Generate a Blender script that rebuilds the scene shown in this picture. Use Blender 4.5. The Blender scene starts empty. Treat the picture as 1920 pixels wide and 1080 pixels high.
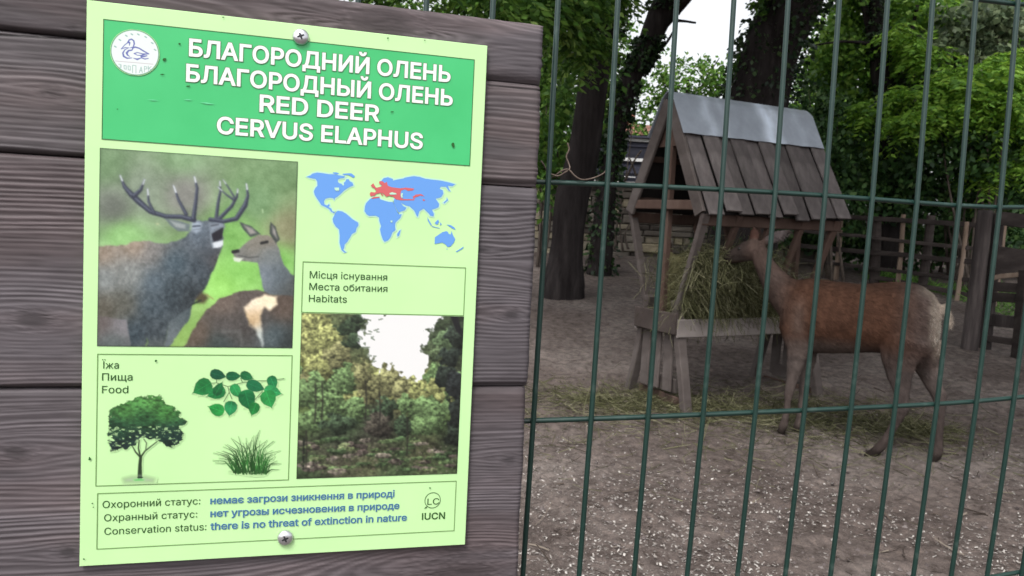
import bpy, bmesh, math, random
import numpy as np
from mathutils import Vector, Matrix
from mathutils.geometry import delaunay_2d_cdt

SC = bpy.context.scene
COL = SC.collection
R = math.radians
random.seed(7)
RNG = np.random.default_rng(11)

# ------------------------------------------------------------------ camera
H = 1.45                       # eye height in metres
FPX = 1430.0                   # focal length for a 1920 px wide picture
PITCH, ROLL = 0.0930079, 0.0451189
_f = np.array([0, math.cos(PITCH), -math.sin(PITCH)])
_r0 = np.array([1.0, 0, 0]); _u0 = np.cross(_r0, _f)
_rt = math.cos(ROLL) * _r0 + math.sin(ROLL) * _u0
_up = -math.sin(ROLL) * _r0 + math.cos(ROLL) * _u0
cam = bpy.data.cameras.new("camera")
cam.sensor_width = 36.0
cam.lens = 36.0 * FPX / 1920.0
cam.clip_start = 0.02
cam.clip_end = 2000
camo = bpy.data.objects.new("camera", cam)
COL.objects.link(camo)
camo.matrix_world = Matrix(((_rt[0], _up[0], -_f[0], 0), (_rt[1], _up[1], -_f[1], 0), (_rt[2], _up[2], -_f[2], H), (0, 0, 0, 1)))
SC.camera = camo
cam.dof.use_dof = True            # focused on the sign, the enclosure a touch soft
cam.dof.focus_distance = .64
cam.dof.aperture_fstop = 24

# ------------------------------------------------------------------ light
SUN_EL, SUN_AZ = 56.0, 200.0          # azimuth clockwise from +Y: the sun stands behind the photographer
world = bpy.data.worlds.new("World"); SC.world = world
world.use_nodes = True
wn = world.node_tree
bg = wn.nodes["Background"]
sky = wn.nodes.new("ShaderNodeTexSky")
sky.sky_type = 'NISHITA'; sky.sun_disc = False
sky.sun_elevation = R(SUN_EL); sky.sun_rotation = R(SUN_AZ)
sky.air_density = 1.0; sky.dust_density = 4.0; sky.ozone_density = 1.0
hs = wn.nodes.new("ShaderNodeHueSaturation")
hs.inputs['Saturation'].default_value = 0.15
wn.links.new(sky.outputs[0], hs.inputs['Color'])
wn.links.new(hs.outputs[0], bg.inputs['Color'])
bg.inputs['Strength'].default_value = 0.15
sun = bpy.data.lights.new("sun", 'SUN')
sun.energy = 1.4; sun.angle = R(14); sun.color = (1.0, 0.96, 0.90)
suno = bpy.data.objects.new("sun", sun); COL.objects.link(suno)
_sd = Vector((math.sin(R(SUN_AZ)) * math.cos(R(SUN_EL)), math.cos(R(SUN_AZ)) * math.cos(R(SUN_EL)), math.sin(R(SUN_EL))))
suno.rotation_euler = _sd.to_track_quat('Z', 'Y').to_euler()
SC.view_settings.view_transform = 'Standard'
SC.view_settings.look = 'None'
SC.view_settings.gamma = 1
SC.view_settings.exposure = 0.95

# ------------------------------------------------------------------ geometry helpers
def ray(px, py):
    d = _f + _rt * (px - 960) / FPX - _up * (py - 540) / FPX
    return d / d[1]
def at(px, py, Y):
    """world point at depth Y seen at picture point (px, py)"""
    d = ray(px, py) * Y
    return Vector((d[0], d[1], H + d[2]))
def gz(x, y):
    """height of the ground: level at the fence, rising gently towards the wall"""
    t = np.asarray(y, float) - 5.2
    s = np.log1p(np.exp(np.clip(t / 0.5, -30, 30))) * 0.5
    z = 0.085 * s
    z = np.where(z > 1.05, 1.05 + (z - 1.05) * 0.15, z)
    return z
def gp(px, py):
    d = ray(px, py); lo, hi = 1.0, 60.0
    for _ in range(60):
        m = (lo + hi) / 2
        if H + d[2] * m > float(gz(d[0] * m, m)): lo = m
        else: hi = m
    return at(px, py, lo)
def vn(x, y, seed=0):
    """value noise, arrays"""
    x = np.asarray(x, float); y = np.asarray(y, float)
    xi = np.floor(x).astype(np.int64); yi = np.floor(y).astype(np.int64)
    fx = x - xi; fy = y - yi
    fx = fx * fx * (3 - 2 * fx); fy = fy * fy * (3 - 2 * fy)
    def h(a, b):
        n = (a * 374761393 + b * 668265263 + seed * 974634533) & 0x7fffffff
        n = ((n ^ (n >> 13)) * 1274126177) & 0x7fffffff
        return ((n ^ (n >> 16)) & 0xffff) / 65535.0
    return (h(xi, yi) * (1 - fx) + h(xi + 1, yi) * fx) * (1 - fy) + (h(xi, yi + 1) * (1 - fx) + h(xi + 1, yi + 1) * fx) * fy
def fbm(x, y, seed=0, oct=4):
    s = 0; a = 0.5; t = 0
    for k in range(oct):
        s = s + a * vn(x * 2 ** k, y * 2 ** k, seed + k * 17); t += a; a *= 0.5
    return s / t
def lin(c):
    c = np.asarray(c, float) / 255.0
    return np.where(c <= 0.04045, c / 12.92, ((c + 0.055) / 1.055) ** 2.4)

def tag(o, label=None, cat=None, group=None, kind=None):
    if label: o['label'] = label
    if cat: o['category'] = cat
    if group: o['group'] = group
    if kind: o['kind'] = kind
    return o
def root(name, loc, label, cat, group=None):
    o = bpy.data.objects.new(name, None); COL.objects.link(o)
    o.location = loc; o.empty_display_size = 0.1
    return tag(o, label, cat, group)
_world = {}
def obj(name, verts, faces, mat, parent=None, smooth=False, cols=None, uvw=None):
    """one mesh object; verts are world points, the origin is put at their middle"""
    V = np.asarray([tuple(v) for v in verts] if not isinstance(verts, np.ndarray) else verts, float)
    c = (V.min(0) + V.max(0)) / 2
    me = bpy.data.meshes.new(name)
    if isinstance(faces, np.ndarray):
        n, k = faces.shape
        me.vertices.add(len(V)); me.vertices.foreach_set('co', (V - c).astype(np.float32).ravel())
        me.loops.add(n * k); me.loops.foreach_set('vertex_index', faces.astype(np.int32).ravel())
        me.polygons.add(n); me.polygons.foreach_set('loop_start', np.arange(0, n * k, k, dtype=np.int32))
        me.update(calc_edges=True); me.validate()
    else:
        me.from_pydata((V - c).tolist(), [], [tuple(f) for f in faces]); me.update()
    if smooth: me.polygons.foreach_set('use_smooth', [True] * len(me.polygons))
    if cols is not None:
        a = me.color_attributes.new('Col', 'FLOAT_COLOR', 'POINT')
        cc = np.ones((len(V), 4), np.float32); cc[:, :3] = cols
        a.data.foreach_set('color', cc.ravel())
    if mat is not None: me.materials.append(mat)
    o = bpy.data.objects.new(name, me); COL.objects.link(o)
    cv = Vector(c); _world[o.name] = cv
    if parent is not None:
        o.parent = parent
        o.location = cv - _world.get(parent.name, parent.location)
    else: o.location = cv
    return o

class MB:
    """collects world-space pieces for one mesh"""
    def __init__(s): s.v = []; s.f = []
    def add(s, v, f):
        n = len(s.v); s.v += [tuple(p) for p in v]; s.f += [tuple(i + n for i in q) for q in f]
    def beam(s, p0, p1, w, t, up=(0, 0, 1), jit=0.0, bev=0.006, seg=1, w1=None, twist=0.0):
        """board from p0 to p1, w across (side), t thick (along up), chamfered long edges"""
        p0, p1 = Vector(p0), Vector(p1); d = (p1 - p0).normalized(); u = Vector(up); u = (u - d * u.dot(d)).normalized(); sd = d.cross(u)
        b = min(bev, w * .3, t * .3); prof = []
        for (a, c) in ((-1, -1), (1, -1), (1, 1), (-1, 1)): prof.append((a, c))
        V = []
        n = max(1, seg) + 1
        for i in range(n):
            k = i / (n - 1); c = p0.lerp(p1, k); ww = w if w1 is None else w + (w1 - w) * k
            hw, ht = ww / 2, t / 2
            jo = Vector((random.uniform(-jit, jit), random.uniform(-jit, jit), random.uniform(-jit, jit)))
            for (x, y) in ((-hw + b, -ht), (hw - b, -ht), (hw, -ht + b), (hw, ht - b), (hw - b, ht), (-hw + b, ht), (-hw, ht - b), (-hw, -ht + b)):
                V.append(c + sd * x + u * y + jo)
        F = [tuple(range(7, -1, -1)), tuple(range((n - 1) * 8, n * 8))]
        for i in range(n - 1):
            for k in range(8): F.append((i * 8 + k, i * 8 + (k + 1) % 8, (i + 1) * 8 + (k + 1) % 8, (i + 1) * 8 + k))
        s.add(V, F); return s
    def tube(s, pts, rad, n=8, cap=True):
        P = [Vector(p) for p in pts]
        rads = rad if hasattr(rad, '__len__') else [rad] * len(P)
        V = []; ref = None
        for i, p in enumerate(P):
            d = (P[min(i + 1, len(P) - 1)] - P[max(i - 1, 0)]).normalized()
            if ref is None:
                ref = Vector((1, 0, 0)) if abs(d.x) < .9 else Vector((0, 1, 0))
            a = (ref - d * ref.dot(d)).normalized(); ref = a; b = d.cross(a)
            for k in range(n):
                t = 2 * math.pi * k / n; V.append(p + (a * math.cos(t) + b * math.sin(t)) * rads[i])
        F = []
        for i in range(len(P) - 1):
            for k in range(n): F.append((i * n + k, i * n + (k + 1) % n, (i + 1) * n + (k + 1) % n, (i + 1) * n + k))
        if cap: F.append(tuple(range(n - 1, -1, -1))); F.append(tuple(range((len(P) - 1) * n, len(P) * n)))
        s.add(V, F); return s
    def build(s, name, mat, parent=None, smooth=False): return obj(name, s.v, s.f, mat, parent, smooth)

# ------------------------------------------------------------------ materials
def newmat(name, rough=0.6, spec=0.3, metal=0.0):
    m = bpy.data.materials.new(name); m.use_nodes = True
    b = m.node_tree.nodes['Principled BSDF']
    b.inputs['Roughness'].default_value = rough
    b.inputs['Specular IOR Level'].default_value = spec
    b.inputs['Metallic'].default_value = metal
    return m, m.node_tree, b
def plain(name, col, rough=0.6, spec=0.3, metal=0.0):
    m, nt, b = newmat(name, rough, spec, metal)
    b.inputs['Base Color'].default_value = (*col, 1); return m
def vcol(name, rough=0.6, spec=0.3, fine=None):
    m, nt, b = newmat(name, rough, spec)
    a = nt.nodes.new('ShaderNodeVertexColor'); a.layer_name = 'Col'
    nt.links.new(a.outputs[0], b.inputs['Base Color']); return m
def ramp(nt, stops):
    r = nt.nodes.new('ShaderNodeValToRGB'); e = r.color_ramp.elements
    while len(e) < len(stops): e.new(0.5)
    for k, (p, c) in enumerate(stops): e[k].position = p; e[k].color = (*c, 1)
    return r
def noisy(name, stops, scale=8, stretch=(1, 1, 1), detail=6, rough=0.85, spec=0.15, bump=0.3, bscale=None, island=0.0, dist=0.0, bdist=0.004):
    """noise coloured surface; stretch < 1 along an axis draws the pattern out along it"""
    m, nt, b = newmat(name, rough, spec)
    tc = nt.nodes.new('ShaderNodeTexCoord'); mp = nt.nodes.new('ShaderNodeMapping'); mp.inputs['Scale'].default_value = stretch
    nt.links.new(tc.outputs['Object'], mp.inputs[0])
    n = nt.nodes.new('ShaderNodeTexNoise'); n.inputs['Scale'].default_value = scale; n.inputs['Detail'].default_value = detail; n.inputs['Distortion'].default_value = dist
    n.inputs['Roughness'].default_value = 0.65
    nt.links.new(mp.outputs[0], n.inputs['Vector'])
    rp = ramp(nt, stops); nt.links.new(n.outputs['Fac'], rp.inputs[0])
    out = rp.outputs[0]
    if island:
        g = nt.nodes.new('ShaderNodeObjectInfo'); hsv = nt.nodes.new('ShaderNodeHueSaturation')
        mr = nt.nodes.new('ShaderNodeMapRange'); mr.inputs['To Min'].default_value = 1 - island; mr.inputs['To Max'].default_value = 1 + island
        nt.links.new(g.outputs['Random'], mr.inputs[0]); nt.links.new(mr.outputs[0], hsv.inputs['Value']); nt.links.new(out, hsv.inputs['Color']); out = hsv.outputs[0]
    nt.links.new(out, b.inputs['Base Color'])
    if bump:
        n2 = nt.nodes.new('ShaderNodeTexNoise'); n2.inputs['Scale'].default_value = bscale or scale * 2; n2.inputs['Detail'].default_value = 5
        nt.links.new(mp.outputs[0], n2.inputs['Vector'])
        bp = nt.nodes.new('ShaderNodeBump'); bp.inputs['Strength'].default_value = bump; bp.inputs['Distance'].default_value = bdist
        nt.links.new(n2.outputs['Fac'], bp.inputs['Height']); nt.links.new(bp.outputs[0], b.inputs['Normal'])
    return m
def leafmat(name, stops, trans=0.35, rough=0.5):
    """leaf colour drawn at random for every leaf, part of the light passing through"""
    m, nt, b = newmat(name, rough, 0.25)
    g = nt.nodes.new('ShaderNodeNewGeometry')
    rp = ramp(nt, stops); nt.links.new(g.outputs['Random Per Island'], rp.inputs[0])
    nt.links.new(rp.outputs[0], b.inputs['Base Color'])
    tr = nt.nodes.new('ShaderNodeBsdfTranslucent')
    hsv = nt.nodes.new('ShaderNodeHueSaturation'); hsv.inputs['Hue'].default_value = 0.48; hsv.inputs['Value'].default_value = 1.3
    nt.links.new(rp.outputs[0], hsv.inputs['Color']); nt.links.new(hsv.outputs[0], tr.inputs[0])
    mx = nt.nodes.new('ShaderNodeMixShader'); mx.inputs[0].default_value = trans
    out = nt.nodes['Material Output']
    nt.links.new(b.outputs[0], mx.inputs[1]); nt.links.new(tr.outputs[0], mx.inputs[2]); nt.links.new(mx.outputs[0], out.inputs[0])
    return m
def islandmat(name, stops, rough=0.8, spec=0.1):
    m, nt, b = newmat(name, rough, spec)
    g = nt.nodes.new('ShaderNodeNewGeometry')
    rp = ramp(nt, stops); nt.links.new(g.outputs['Random Per Island'], rp.inputs[0])
    nt.links.new(rp.outputs[0], b.inputs['Base Color']); return m
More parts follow.
